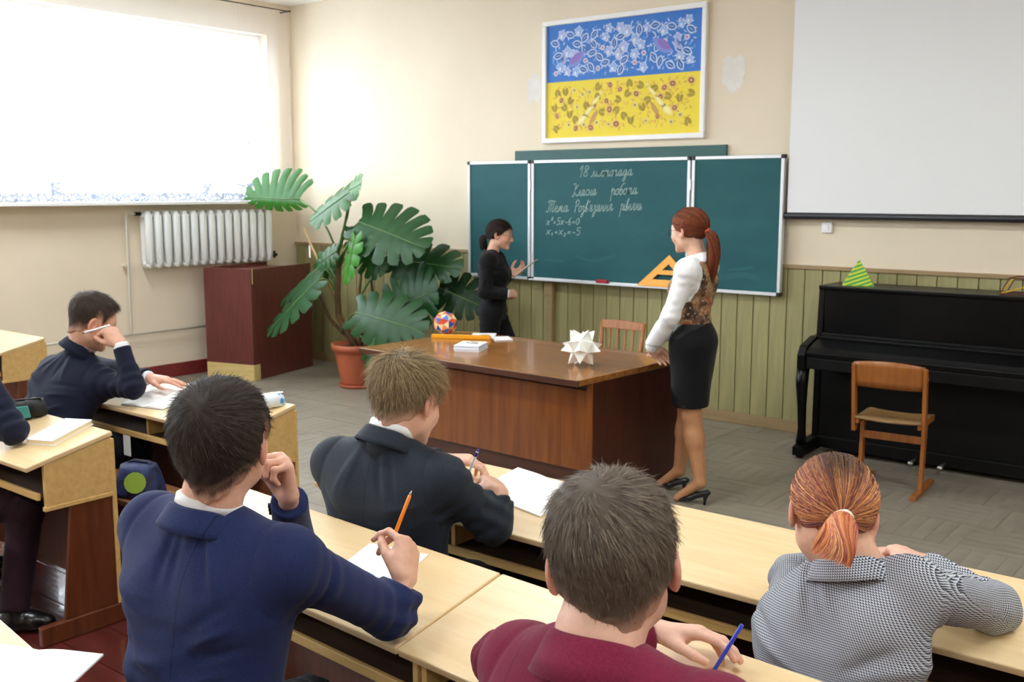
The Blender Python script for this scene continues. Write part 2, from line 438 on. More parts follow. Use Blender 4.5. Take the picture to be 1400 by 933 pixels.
# radiator with its pipes
rad = thing('radiator', 'white cast iron radiator of many columns under the window', 'radiator', (XL, 5.91, 1.05))
NS = 15; ww = 1.44; sw = ww / NS; sec0 = None
for i in range(NS):
    y = -ww / 2 + sw * (i + .5)
    if sec0 is None:
        s = MB()
        for dx in (.045, .125):
            s.tube([(dx, 0, .02), (dx, 0, .06), (dx, 0, .47), (dx, 0, .51)], [.022, .03, .03, .022], 10)
        s.tube([(.03, 0, .03), (.14, 0, .03)], .028, 8).tube([(.03, 0, .5), (.14, 0, .5)], .028, 8)
        s.tube([(.085, -sw / 2, .05), (.085, sw / 2, .05)], .02, 8).tube([(.085, -sw / 2, .48), (.085, sw / 2, .48)], .02, 8)
        s.bb(.11, .15, -.033, .033, .05, .49)
        sec0 = s.build('radiator_section', M['enamel'], rad, True, loc=(0, y, 0))
        sec0.modifiers.new('bevel', 'BEVEL').width = .008
    else:
        o = sec0.copy(); link(o, rad); o.location = (0, y, 0)
MB().tube([(.085, -ww / 2, .5), (.085, -ww / 2 - .06, .5)], .018, 8).build('valve', M['dark_metal'], rad)
MB().tube([(.085, ww / 2, .06), (.085, ww / 2 + .08, .06)], .016, 8).tube([(.085, ww / 2 + .05, .03), (.085, ww / 2 + .05, .1)], .012, 8).build('valve', M['dark_metal'], rad)
for y in (-.5, .5): MB().bb(-.0, .06, y - .012, y + .012, .04, .06).build('wall_bracket', M['enamel'], rad)
hp = thing('heating_pipe', 'thin painted heating pipe running down and along the window wall', 'pipe', (XL + .06, 5.05, .46))
MB().tube([(.03, .08, 1.09), (.03, .0, 1.09), (.02, 0, 1.06), (.01, 0, .02), (.0, .0, 0)], .011, 8).build('riser', M['pipe'], hp, True)
MB().tube([(0, -3.5, .0), (0, 1.22, 0)], .011, 8).build('floor_run', M['pipe'], hp, True)
MB().bb(-.058, .0, -.02, .02, .62, .64).build('pipe_clip', M['pipe'], hp)

# ---------------------------------------------------------------- blackboard
bb_ = thing('blackboard', 'green three-panel chalkboard with aluminium edges and chalk writing', 'blackboard', (-4.59, YW, 1.0))
BX = -4.59
def panel(x0, x1, z0, z1, y, th):
    x0 -= BX; x1 -= BX
    o = MB().bb(x0 + .012, x1 - .012, y, y + th, z0 + .012, z1 - .012).build('board_panel', M['board'], bb_)
    for c, d in ((((x0 + x1) / 2, y + th / 2 - .004, z0 + .012), (x1 - x0, th + .012, .024)), (((x0 + x1) / 2, y + th / 2 - .004, z1 - .012), (x1 - x0, th + .012, .024)),
                 ((x0 + .012, y + th / 2 - .004, (z0 + z1) / 2), (.024, th + .012, z1 - z0)), ((x1 - .012, y + th / 2 - .004, (z0 + z1) / 2), (.024, th + .012, z1 - z0))):
        box_part('edge_trim', M['alu'], o, c, d, bevel=.003)
    for cx in (x0, x1):
        for cz in (z0, z1):
            box_part('corner_cap', M['black_cap'], o, (cx + (.012 if cx == x0 else -.012), y + th / 2 - .006, cz + (.012 if cz == z0 else -.012)), (.03, th + .02, .03), bevel=.006)
    return o
bp_l = panel(-6.06, -5.36, 0, 1.01, -.085, .03)
bp_c = panel(-5.345, -3.835, 0, 1.01, -.085, .03)
bp_r = panel(-3.82, -3.085, 0, 1.01, -.085, .03)
box_part('chalk_tray', M['alu'], bb_, (0, -.115, .008), (1.5, .06, .012))
for hx in (-5.3525, -3.8275):
    for hz in (.2, .8): MB().tube([(hx - BX, -.098, hz - .04), (hx - BX, -.098, hz + .04)], .008, 8).build('hinge', M['alu'], bb_)
for x in (-4.0 - BX, -5.2 - BX):
    MB().bb(x - .02, x + .02, -.055, -.022, .1, .9).build('wall_mount', M['alu'], bb_)
ob = tag(MB().bb(-1.0, 1.0, -.03, 0, -.12, .095).build('old_board', M['board_old'], None, bevel=.003, loc=(-4.575, YW - .001, 2.0)), 'strip of an older dark teal board showing above the chalkboard', 'board')
post = thing('board_post', 'tan wooden support post below the chalkboard', 'post', (-5.16, YW - .06, 0))
MB().bb(-.025, .025, -.02, .02, 0, .93).build('upright', M['plank_trim'], post, bevel=.003)
MB().bb(-.05, .03, -.025, .022, .87, .985).build('bracket', M['plank_trim'], post, bevel=.003)

# handwriting in chalk: cursive letters drawn as strokes (x height = 1)
GL = {
 'л': (.9, [[(0, .1), (.15, 0), (.35, .5), (.5, 1), (.55, .5), (.65, 0), (.95, .3)]]),
 'и': (1, [[(0, .3), (.12, 1), (.1, .3), (.2, 0), (.45, .3), (.55, 1), (.5, .3), (.62, 0), (1, .35)]]),
 'с': (.72, [[(.6, .8), (.35, 1), (.08, .6), (.1, .2), (.35, 0), (.75, .3)]]),
 'т': (1.05, [[(0, .8), (.1, 1), (.1, 0), (.12, .7), (.35, 1), (.4, 0), (.42, .7), (.65, 1), (.7, .2), (.8, 0), (1.08, .3)]]),
 'о': (.75, [[(.35, 1), (.08, .7), (.1, .2), (.35, 0), (.6, .3), (.55, .8), (.35, 1), (.8, .85)]]),
 'п': (.85, [[(0, .8), (.1, 1), (.1, 0), (.12, .7), (.4, 1), (.45, .2), (.55, 0), (.88, .35)]]),
 'а': (.95, [[(.6, .9), (.35, 1), (.08, .6), (.15, .05), (.4, .1), (.6, .9), (.58, .2), (.7, 0), (1, .35)]]),
 'д': (.9, [[(.6, .9), (.35, 1), (.08, .6), (.15, .05), (.4, .1), (.6, .9), (.55, -.5), (.35, -.95), (.18, -.6), (.95, .35)]]),
 'К': (1.0, [[(-.35, 1.95), (-.1, 2.1), (.35, 1.95)], [(.3, 1.95), (.12, .1), (-.1, -.05), (-.25, .15)], [(.85, 1.9), (.2, .9), (.75, .05), (1.05, .2)]]),
 'р': (.75, [[(0, .6), (.14, 1.1), (.1, -1.0)], [(.1, .5), (.35, 1), (.6, .7), (.5, .15), (.8, .1)]]),
 'б': (.75, [[(.8, 1.9), (.35, 1.6), (.1, .7), (.15, .1), (.4, 0), (.6, .45), (.4, .9), (.14, .6)]]),
 'н': (.85, [[(.08, 1), (.05, 0)], [(.06, .5), (.5, .5)], [(.52, 1), (.5, .1), (.62, 0), (.88, .3)]]),
 'е': (.7, [[(.05, .4), (.5, .6), (.4, 1), (.12, .8), (.08, .3), (.3, 0), (.75, .3)]]),
 'м': (1.05, [[(0, .05), (.1, 0), (.3, 1), (.4, .2), (.65, 1), (.7, .1), (.85, 0), (1.08, .3)]]),
 'Т': (1.25, [[(-.2, 1.6), (.1, 1.9), (1.2, 1.8)], [(.2, 1.8), (.1, .2), (-.2, .05), (-.3, .3)], [(.55, 1.8), (.5, .0)], [(.95, 1.8), (.9, .1), (1.2, .2)]]),
 'Р': (.85, [[(.15, 1.8), (.08, 0)], [(-.15, 1.5), (.3, 2.0), (.75, 1.6), (.5, 1.0), (.15, .95)]]),
 'з': (.7, [[(.05, .8), (.3, 1), (.45, .75), (.2, .5), (.5, .2), (.35, -.7), (.1, -.85), (.12, -.4), (.75, .3)]]),
 'в': (.65, [[(.05, .5), (.3, 1.7), (.42, 1.8), (.25, .8), (.1, .1), (.35, 0), (.5, .4), (.3, .6), (.7, .5)]]),
 'я': (.95, [[(0, .05), (.22, .45)], [(.55, .45), (.25, .55), (.2, .9), (.55, 1), (.52, .1), (.65, 0), (1, .35)]]),
 'і': (.4, [[(.1, 1), (.08, .15), (.2, 0), (.45, .3)], [(.15, 1.4), (.18, 1.5)]]),
 'ь': (.55, [[(.1, 1), (.08, .1), (.3, 0), (.45, .3), (.25, .5), (.1, .4)]]),
 "'": (.25, [[(.12, 1.75), (.05, 1.4)]]),
 'у': (.8, [[(.05, 1), (.1, .5), (.35, .4), (.55, 1), (.5, -.3), (.3, -.85), (.15, -.5), (.85, .3)]]),
 '1': (.5, [[(0, 1.2), (.3, 1.9), (.25, 0)]]),
 '8': (.75, [[(.58, 1.6), (.35, 1.85), (.1, 1.5), (.5, .6), (.4, .05), (.1, .2), (.2, .8), (.58, 1.5)]]),
 '5': (.75, [[(.65, 1.5), (.2, 1.5), (.15, .9), (.5, .85), (.55, .3), (.3, 0), (.05, .15)]]),
 '6': (.75, [[(.5, 1.5), (.2, 1.0), (.08, .35), (.3, 0), (.55, .3), (.4, .65), (.12, .45)]]),
 '0': (.8, [[(.35, 1.3), (.08, .8), (.12, .2), (.38, 0), (.62, .5), (.55, 1.1), (.35, 1.3)]]),
 'x': (.8, [[(.05, 1), (.3, .5), (.55, 0)], [(.6, 1), (.3, .5), (.02, 0)]]),
 '+': (.7, [[(.1, .5), (.55, .5)], [(.32, .8), (.32, .2)]]),
 '-': (.6, [[(.08, .5), (.48, .5)]]),
 '=': (.7, [[(.08, .65), (.52, .65)], [(.08, .35), (.52, .35)]]),
 '²': (.45, [[(.05, 1.5), (.2, 1.7), (.32, 1.5), (.05, 1.1), (.36, 1.1)]]),
 '₁': (.35, [[(.05, .2), (.16, .35), (.14, -.25)]]),
 '₂': (.45, [[(.05, .2), (.18, .35), (.3, .2), (.05, -.25), (.36, -.25)]]),
 ' ': (.8, [])}
def smooth_line(pts, k=5):
    P = [np.array(p) for p in pts]
    if len(P) < 3: return P
    P = [2 * P[0] - P[1]] + P + [2 * P[-1] - P[-2]]; out = []
    for i in range(1, len(P) - 2):
        for q in range(k):
            t = q / k
            out.append(.5 * ((2 * P[i]) + (-P[i - 1] + P[i + 1]) * t + (2 * P[i - 1] - 5 * P[i] + 4 * P[i + 1] - P[i + 2]) * t * t + (-P[i - 1] + 3 * P[i] - 3 * P[i + 1] + P[i + 2]) * t ** 3))
    return out + [P[-2]]
M['chalk_thin'] = mat('thin_chalk', '#a9c4c1', .95, var=.35, scale=180)
def chalk_line(words, xh, y, parent, w=.0032):
    r = random.Random(len(words)); mbv, mbf = [], []
    for text, x0, z0, x1, z1 in words:
        tot = sum(GL[c][0] for c in text); cx = 0
        sx = (x1 - x0) / tot
        for c in text:
            wd, strokes = GL[c]
            for s in strokes:
                pts = [(x0 + (cx + p[0]) * sx + p[1] * xh * .22, z0 + (z1 - z0) * (cx + p[0]) / tot + p[1] * xh) for p in smooth_line(s)]
                k0 = len(mbv)
                for i, p in enumerate(pts):
                    a = np.array(pts[max(i - 1, 0)]); b = np.array(pts[min(i + 1, len(pts) - 1)]); t = b - a; t = t / (np.linalg.norm(t) + 1e-9)
                    ww_ = w * r.uniform(.75, 1.15)
                    for sg in (-1, 1): mbv.append((p[0] - t[1] * sg * ww_ - BX, y, p[1] + t[0] * sg * ww_ - 1.0))
                for i in range(len(pts) - 1): mbf.append((k0 + 2 * i, k0 + 2 * i + 2, k0 + 2 * i + 3, k0 + 2 * i + 1))
            cx += wd
    o = from_data('chalk_writing', mbv, mbf, M['chalk_thin'], parent)
    return o
YC = -.0862
for words, xh in (([("18", -4.865, 1.868, -4.765, 1.872), ("листопада", -4.745, 1.868, -4.35, 1.876)], .046),
                  ([("Класна", -4.92, 1.712, -4.69, 1.722), ("робота", -4.55, 1.722, -4.30, 1.732)], .048),
                  ([("Тема", -5.18, 1.578, -4.965, 1.585), ("Розв'язання", -4.905, 1.582, -4.53, 1.598), ("рівнянь", -4.46, 1.60, -4.26, 1.608)], .05),
                  ([("x²+5x-6=0", -5.195, 1.468, -4.85, 1.482)], .04), ([("x₁+x₂=-5", -5.195, 1.39, -4.84, 1.395)], .04)):
    for w_ in words: chalk_line([w_], xh, YC, bp_c)
def smear(pts, w, parent):
    v, f = [], []
    for p in smooth_line(pts, 6): v += [(p[0] - BX, -.0856, p[1] - 1 - w), (p[0] - BX, -.0856, p[1] - 1 + w)]
    f = [(2 * i, 2 * i + 2, 2 * i + 3, 2 * i + 1) for i in range(len(v) // 2 - 1)]
    from_data('chalk_smear', v, f, M['chalk_haze'], parent)
for pts, w in (([(-4.35, 1.4), (-4.2, 1.46), (-4.05, 1.42)], .004), ([(-4.9, 1.22), (-4.7, 1.19), (-4.5, 1.24)], .012), ([(-5.2, 1.6 - .42), (-5.0, 1.17)], .01)): smear(pts, w, bp_c)
for pts, w in (([(-5.72, 1.42), (-5.6, 1.4), (-5.5, 1.43)], .004),): smear(pts, w, bp_l)
for pts, w in (([(-3.6, 1.1), (-3.4, 1.14), (-3.25, 1.12)], .02), ([(-3.5, 1.17), (-3.3, 1.2)], .01)): smear(pts, w, bp_r)
er = tag(MB().bb(-.055, .055, -.02, .02, 0, .028).build('board_eraser', mat('red_cloth_sponge', '#a12a35', .8), None, bevel=.008, loc=(-4.6, YW - .118, 1.0145)), 'small red eraser lying in the chalk tray', 'eraser')

# set square leaning on the tray
ss = thing('set_square', 'large yellow-orange set square with cutouts leaning on the chalkboard', 'set square', (-4.0, YW - .125, 1.0165))
lean = Matrix.Rotation(math.radians(-8), 3, 'X')
def sq(a, b, d):
    p = lean @ Vector((a, d, b)); return p
o1 = [(-.27, 0), (.27, 0), (0, .25)]
bmq = bmesh.new()
def ring_prism(b, outer, inner, name, m, parent):
    n = len(outer); v = []; f = []
    for d in (0, .012):
        v += [sq(a, q, d) for a, q in outer] + [sq(a, q, d) for a, q in inner]
    for i in range(n):
        j = (i + 1) % n
        f += [(i, j, n + j, n + i), (2 * n + j, 2 * n + i, 3 * n + i, 3 * n + j), (j, i, 2 * n + i, 2 * n + j), (n + i, n + j, 3 * n + j, 3 * n + i)]
    return from_data(name, v, f, m, parent)
ring_prism(bmq, o1, [(-.135, .055), (.135, .055), (0, .178)], 'triangle_frame', M['yellow_plastic'], ss)
bmq.free()
MB().prism([(-.10, .095), (.10, .095), (.065, .13), (-.065, .13)], sq, .001, .011).build('crossbar', M['yellow_plastic'], ss)

# projection screen
sc_ = thing('projection_screen', 'white pull-down projection screen with black bottom bar', 'screen', (-1.2, YW - .07, 1.56))
MB().bb(-1.86, 1.86, -.004, .0, .02, 2.0).build('screen_fabric', M['screen'], sc_)
MB().tube([(-1.88, 0, .02), (1.88, 0, .02)], .025, 12).build('bottom_bar', M['black_cap'], sc_, True)
MB().bb(-1.92, 1.92, -.05, .06, 1.95, 2.05).build('roller_case', M['white_frame'], sc_, bevel=.01)
so = thing('wall_switch', 'small white switch box on the wall below the screen', 'switch', (-2.785, YW, 1.5))
box_part('housing', M['white_frame'], so, (0, -.012, 0), (.075, .024, .075), bevel=.005)
box_part('rocker', M['white_frame'], so, (0, -.027, 0), (.03, .008, .045), bevel=.003)

# ---------------------------------------------------------------- painting
pt = thing('framed_painting', 'blue over yellow folk ornament painting in a white frame', 'painting', (-4.52, YW, 2.645))
pw_, ph_ = 1.52, .99
for c, d in (((0, -.02, ph_ / 2 - .02), (pw_, .04, .04)), ((0, -.02, -ph_ / 2 + .02), (pw_, .04, .04)), ((-pw_ / 2 + .02, -.02, 0), (.04, .04, ph_ - .08)), ((pw_ / 2 - .02, -.02, 0), (.04, .04, ph_ - .08))):
    box_part('frame_bar', M['white_frame'], pt, c, d, bevel=.006)
M['print'] = mat('painted_ornament', '#ffffff', .6, vcol='col')
cv, cf, cc = [], [], []
_lay = [0]
def ppoly(pts, col, lay):
    k = len(cv); y = -.020 - .0004 * lay
    c = lin(col)[:3] if isinstance(col, str) else col
    for a, b in pts: cv.append((a, y, b)); cc.append(c)
    cf.append(tuple(range(k, k + len(pts))))
def pell(x, z, rx, rz, col, lay, rot=0, n=12):
    ca, sa = math.cos(rot), math.sin(rot)
    ppoly([(x + rx * math.cos(t) * ca - rz * math.sin(t) * sa, z + rx * math.cos(t) * sa + rz * math.sin(t) * ca) for t in (2 * math.pi * k / n for k in range(n))], col, lay)
def pleaf(x, z, L, W, rot, col, lay):
    pts = []
    for k in range(7): t = k / 6; pts.append((t * L - L / 2, W * math.sin(math.pi * t) ** .8))
    for k in range(5, 0, -1): t = k / 6; pts.append((t * L - L / 2, -W * math.sin(math.pi * t) ** .8))
    ca, sa = math.cos(rot), math.sin(rot)
    ppoly([(x + a * ca - b * sa, z + a * sa + b * ca) for a, b in pts], col, lay)
mid = .0
ppoly([(-.725, mid), (.725, mid), (.725, .46), (-.725, .46)], '#2f74c9', 0)
ppoly([(-.725, -.46), (.725, -.46), (.725, mid), (-.725, mid)], '#ecd535', 0)
r = random.Random(21)
def scatter(n, x0, x1, z0, z1, dmin):
    out = []
    for _ in range(n * 30):
        p = (r.uniform(x0, x1), r.uniform(z0, z1))
        if all((p[0] - q[0]) ** 2 + (p[1] - q[1]) ** 2 > dmin ** 2 for q in out): out.append(p)
        if len(out) >= n: break
    return out
for x, z in scatter(260, -.66, .66, .04, .41, .022):        # fine pale dust of strokes
    pleaf(x, z, .035, .006, r.uniform(0, 3.14), r.choice(['#8fb1e6', '#a7bfe8', '#6f9bdf', '#c3cff0']), 1)
for x, z in scatter(64, -.64, .64, .055, .395, .064):
    k = r.random(); a = r.uniform(0, 6.28)
    if k < .42:
        s = r.uniform(.028, .042); pell(x, z, s, s * 1.1, '#b9cbef', 2); pell(x, z + s * .1, s * .78, s * .85, r.choice(['#9db6e4', '#a9b7e6', '#8fb2e8']), 3); pell(x - s * .2, z - s * .3, s * .35, s * .4, '#dfe6f7', 4)
        for q in range(5): pell(x + s * 1.15 * math.cos(a + q * 1.25), z + s * 1.15 * math.sin(a + q * 1.25), .006, .006, '#dbe4f8', 3)
    elif k < .8:
        pleaf(x, z, .098, .030, a, '#cfdcf5', 2); pleaf(x, z, .078, .021, a, '#2c66b4', 3); pleaf(x, z, .055, .0025, a, '#bcd0f0', 4)
    else:
        for q in range(6): pell(x + .014 * math.cos(q * 1.05), z + .014 * math.sin(q * 1.05), .009, .009, '#d8cfe6', 2)
        pell(x, z, .008, .008, '#a0607e', 3)
for sx, x0, z0 in ((1, -.42, .2), (-1, .38, .24)):          # two birds facing each other
    pleaf(x0, z0 - .03, .2, .045, .6 * sx if sx > 0 else math.pi - .6, '#7d8fd8', 5)
    pleaf(x0 - .01 * sx, z0 - .02, .15, .03, .6 if sx > 0 else math.pi - .6, '#8a6fc0', 6)
    pell(x0 + .11 * sx, z0 + .06, .026, .04, '#3a6fc4', 5, -.4 * sx); pell(x0 + .12 * sx, z0 + .1, .02, .02, '#8fa6e0', 6)
    pleaf(x0 + .145 * sx, z0 + .1, .03, .006, 0, '#cfd8f0', 6)
    for q in range(4): pleaf(x0 - .13 * sx, z0 - .05 + .02 * q, .09, .01, (.5 + .2 * q) * sx, '#a9b9ec', 5)
for x, z in scatter(240, -.66, .66, -.40, -.035, .022):
    pleaf(x, z, .04, .007, r.uniform(0, 3.14), r.choice(['#d9b13a', '#dcae45', '#d6a93f', '#e2c04a']), 1)
for x, z in scatter(56, -.64, .64, -.385, -.05, .068):
    k = r.random(); a = r.uniform(0, 6.28)
    if k < .36:
        s = r.uniform(.024, .036); pell(x, z, s, s * 1.15, '#e3bd62', 2, a); pell(x, z, s * .62, s * .75, '#8d4a35', 3, a); pell(x, z, s * .3, s * .4, '#d8a070', 4, a)
    elif k < .8:
        for q in (-1, 1): pleaf(x + q * .012 * math.cos(a), z + q * .012 * math.sin(a), .07, .017, a + 1.57 + .3 * q, '#a98f24', 2)
        pleaf(x, z, .06, .003, a + 1.57, '#d8c050', 3)
    else:
        for q in range(6): pell(x + .013 * math.cos(q * 1.05), z + .013 * math.sin(q * 1.05), .009, .009, '#f0df8e', 2)
        pell(x, z, .007, .007, '#a0703a', 3)
for sx, x0, z0 in ((1, -.3, -.24), (-1, .37, -.2)):
    A = 0.75 if sx > 0 else math.pi - .75
    for q, (dx, dz, L, W) in enumerate(((-.06, -.07, .14, .03), (.0, -.01, .16, .022), (.07, .07, .13, .016))):
        pleaf(x0 + dx * sx, z0 + dz, L, W, A, '#efe08a', 5); pleaf(x0 + dx * sx, z0 + dz, L * .7, W * .5, A, '#f6eda6', 6)
    pell(x0 + .12 * sx, z0 + .13, .016, .014, '#efe08a', 6); pleaf(x0 + .05 * sx, z0 - .06, .15, .02, A + .25 * sx, '#c69a52', 4)
o = from_data('painted_canvas', cv, cf, M['print'], pt, cols=cc)
MB().bb(-.735, .735, -.018, -.002, -.47, .47).build('backing_board', M['white_frame'], pt)
# ---------------------------------------------------------------- student desks and benches
ZF, ZN, DEP = 0.80, 0.722, 0.355   # far and near edge heights and depth of the sloping desk tops
def make_desk(label, cx, yfar, w, dep=DEP, rotz=0.0, group='student desks', holes=False):
    t = thing('school_desk', label, 'desk', (cx, yfar - dep / 2, 0), rotz, group)
    h = dep / 2; sl = math.atan2(ZF - ZN, dep); R = Matrix.Rotation(sl, 3, 'X')
    top = box_part('desktop', M['desk_top'], t, (0, 0, (ZF + ZN) / 2 - .009), (w, dep / math.cos(sl), .02), R, .004)
    for s in (-1, 1):
        x = s * (w / 2 - .012)
        ch = MB().prism([(-h + .07, .545), (h - .005, .545), (h - .005, ZF - .022), (-h + .07, ZN - .004)], lambda a, b, d: (d, a, b), x - .009, x + .009).build('side_panel', M['desk_edge'], t, bevel=.002)
        MB().bb(x - .011, x + .011, -h + .065, h, .535, .552).build('panel_strip', M['desk_edge'], ch, bevel=.002)
        MB().prism([(-h + .12, .08), (h - .012, .08), (h - .012, .536), (-h + .05 + .12, .536)], lambda a, b, d: (d, a, b), x - .016, x + .005).build('leg_panel', M['desk_leg'], t, bevel=.003)
        MB().bb(x - .022, x + .01, -h + .02, h + .02, 0, .08).build('foot_rail', M['desk_leg'], t, bevel=.006)
        MB().bb(x - .012, x + .012, h - .012, h + .006, .08, ZF - .03).build('stile', M['desk_edge'], t, bevel=.003)
    MB().bb(-w / 2 + .02, w / 2 - .02, -h + .06, h - .012, .588, .602).build('book_shelf', M['desk_shelf'], t, bevel=.002)
    MB().bb(-w / 2 + .02, w / 2 - .02, -h + .046, -h + .06, .580, .608).build('shelf_edge', M['desk_edge'], t, bevel=.003)
    MB().bb(-.008, .008, -h + .07, h - .012, .602, ZN - .012).build('shelf_divider', M['desk_edge'], t)
    MB().bb(-w / 2 + .02, w / 2 - .02, h - .012, h + .002, .12, ZF - .035).build('front_panel', M['desk_leg'], t, bevel=.003)
    if holes:
        for k in range(4):
            MB().tube([(w / 2 - .47 + .018 * k, .06 - .035 * k, ZF - .067 - .011 * k), (w / 2 - .47 + .018 * k + .004, .078 - .035 * k, ZF - .061 - .011 * k)], .0035, 6).build('scratch', M['desk_shelf'], top, loc=(0, 0, -(ZF + ZN) / 2 + .0125))
    return t
def make_bench(label, cx, cy, w, rotz=0.0, group='student benches'):
    t = thing('bench', label, 'bench', (cx, cy, 0), rotz, group)
    MB().bb(-w / 2, w / 2, -.13, .13, .43, .46).build('seat', M['bench'], t, bevel=.008)
    for s in (-1, 1):
        MB().bb(s * (w / 2 - .08) - .015, s * (w / 2 - .08) + .015, -.10, .10, .05, .43).build('leg', M['desk_leg'], t, bevel=.003)
        MB().bb(s * (w / 2 - .08) - .025, s * (w / 2 - .08) + .025, -.13, .13, 0, .05).build('foot_rail', M['desk_leg'], t, bevel=.004)
    MB().bb(-w / 2 + .09, w / 2 - .09, -.012, .012, .3, .37).build('stretcher', M['desk_leg'], t)
    return t
# right block: two rows in view and a third desk behind
make_desk('pale wood desk where the boy in charcoal grey jacket writes', -2.163, 2.685, 1.205)
make_desk('pale wood desk in the front row where the girl in houndstooth jacket writes', -.953, 2.685, 1.205)
make_desk('pale wood desk under the elbow of the boy with the orange pen', -2.150, 1.945, 1.16, rotz=-.06)
make_desk('pale wood desk in front of the boy in maroon sweater', -.953, 1.873, 1.225, rotz=-.06)
make_desk('desk corner with an open notebook at the bottom left of the picture', -2.22, .985, 1.15, rotz=-.13)
# middle block beside the aisle
make_desk('pale wood desk with an open book and a light blue pencil case', -4.337, 2.93, 1.50)
make_desk('pale wood desk with a teal pencil case and a closed book', -4.375, 2.13, 1.25)
# block by the windows
make_desk('pale wood desk by the window wall behind the boy with white pen', -7.20, 3.29, 1.30)
make_bench('bench under the boy in charcoal grey jacket', -2.163, 2.13, 1.15)
make_bench('bench under the girl in houndstooth jacket', -.953, 2.11, 1.15)
make_bench('bench under the boy in navy jacket with the orange pen', -1.93, 1.32, .86, -.06)
make_bench('bench under the boy in maroon sweater', -.92, 1.27, 1.1, -.06)
make_bench('bench under the boy with a white pen at his temple', -4.337, 2.37, 1.42)
make_bench('bench under the student at the left picture edge', -4.375, 1.55, 1.2)

# ---------------------------------------------------------------- teacher's table
tt = thing('teacher_table', 'large glossy walnut demonstration table between blackboard and desks', 'table', (-3.985, 5.03, 0), math.radians(-2.5))
TW, TD, TZ = 1.80, 1.04, .74
box_part('table_top', M['table_top'], tt, (0, 0, TZ - .0175), (TW, TD, .035), bevel=.004)
box_part('top_edge_band', M['table_edge'], tt, (0, -TD / 2 - .003, TZ - .0195), (TW, .012, .034), bevel=.002)
for s in (-1, 1):
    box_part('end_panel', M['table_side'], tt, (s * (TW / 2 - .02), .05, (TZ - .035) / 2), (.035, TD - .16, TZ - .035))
    box_part('end_panel_edge', M['table_panel'], tt, (s * (TW / 2 - .02), .05 - (TD - .16) / 2 - .004, (TZ - .035) / 2), (.036, .012, TZ - .036), bevel=.001)
box_part('front_panel', M['table_panel'], tt, (0, -TD / 2 + .20, .41), (TW - .08, .02, .47))
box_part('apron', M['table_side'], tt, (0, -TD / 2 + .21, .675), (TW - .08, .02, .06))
box_part('plinth', M['table_edge'], tt, (0, -TD / 2 + .24, .085), (TW - .08, .03, .17))
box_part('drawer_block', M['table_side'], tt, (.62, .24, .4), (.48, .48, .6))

# ---------------------------------------------------------------- podium
pd = thing('lectern', 'dark mahogany lectern box with a yellow plinth by the radiator', 'lectern', (-8.11, 6.22, 0), math.atan2(.16, .62))
PWd, PDp, PH = .55, .94, 1.045
box_part('front_panel', M['podium'], pd, (0, -PDp / 2 + .01, (.15 + PH) / 2), (PWd, .02, PH - .15))
box_part('plinth_board', M['podium_base'], pd, (0, -PDp / 2 + .006, .076), (PWd, .014, .15))
box_part('plinth_board', M['podium_base'], pd, (PWd / 2 - .004, -PDp / 2 + .05, .076), (.012, .09, .15))
for s in (-1, 1):
    box_part('side_panel', M['podium'], pd, (s * (PWd / 2 - .01), .01, PH / 2 + .001), (.02, PDp - .03, PH - .004))
box_part('back_panel', M['podium'], pd, (0, PDp / 2 - .01, PH / 2 - .02), (PWd - .04, .02, PH - .06))
box_part('top_board', M['podium'], pd, (0, .0, PH - .045), (PWd - .04, PDp - .04, .02))
box_part('edge_strip', M['podium_base'], pd, (PWd / 2 - .002, -PDp / 2 + .02, PH - .07), (.008, .012, .14), bevel=.001)

# ---------------------------------------------------------------- upright piano
pn = thing('upright_piano', 'black upright piano against the olive wainscot', 'piano', (-1.87, 6.62, 0))
PL = .77
box_part('top_lid', M['piano'], pn, (0, .17, 1.118), (2 * PL + .03, .37, .026), bevel=.006)
for s in (-1, 1):
    MB().prism([(-.02, .06), (.34, .06), (.34, 1.105), (.01, 1.105), (-.01, .80), (-.02, .76)], lambda a, b, d: (d, a, b), s * PL - .02, s * PL + .02).build('side_case', M['piano'], pn, bevel=.004)
    MB().prism([(-.30, .60), (.0, .60), (.0, .80), (-.10, .80), (-.26, .755), (-.30, .70)], lambda a, b, d: (d, a, b), s * PL - .028, s * PL + .028).build('key_arm', M['piano'], pn, bevel=.008)
    lg = MB().tube([(s * PL, -.25, .61), (s * PL, -.265, .5), (s * PL, -.25, .35), (s * PL, -.235, .2), (s * PL, -.24, .1)], [.042, .04, .03, .026, .036], 10).build('front_leg', M['piano'], pn, True)
    MB().prism([(-.30, .02), (.05, .02), (.05, .11), (-.2, .10), (-.30, .08)], lambda a, b, d: (d, a, b), s * PL - .035, s * PL + .035).build('toe_block', M['piano_matt'], pn, bevel=.006)
    MB().tube([(s * PL - .02, -.25, .018), (s * PL + .02, -.25, .018)], .018, 10).build('castor', M['dark_metal'], pn)
box_part('upper_panel', M['piano'], pn, (0, .02, .955), (2 * PL - .04, .02, .30))
box_part('panel_rail', M['piano_matt'], pn, (0, .004, .80), (2 * PL - .04, .035, .03), bevel=.006)
MB().prism([(-.29, .68), (-.02, .68), (-.02, .785), (-.10, .79), (-.25, .745), (-.29, .72)], lambda a, b, d: (d, a, b), -PL + .03, PL - .03).build('fallboard', M['piano'], pn, bevel=.008)
box_part('fallboard_rim', M['piano_matt'], pn, (0, -.09, .795), (2 * PL - .06, .03, .018), bevel=.006)
box_part('key_slip', M['piano_matt'], pn, (0, -.27, .645), (2 * PL - .06, .035, .075), bevel=.006)
box_part('lower_panel', M['piano_matt'], pn, (0, .0, .36), (2 * PL - .04, .02, .50))
box_part('bottom_rail', M['piano_matt'], pn, (0, -.012, .075), (2 * PL - .04, .045, .08), bevel=.005)
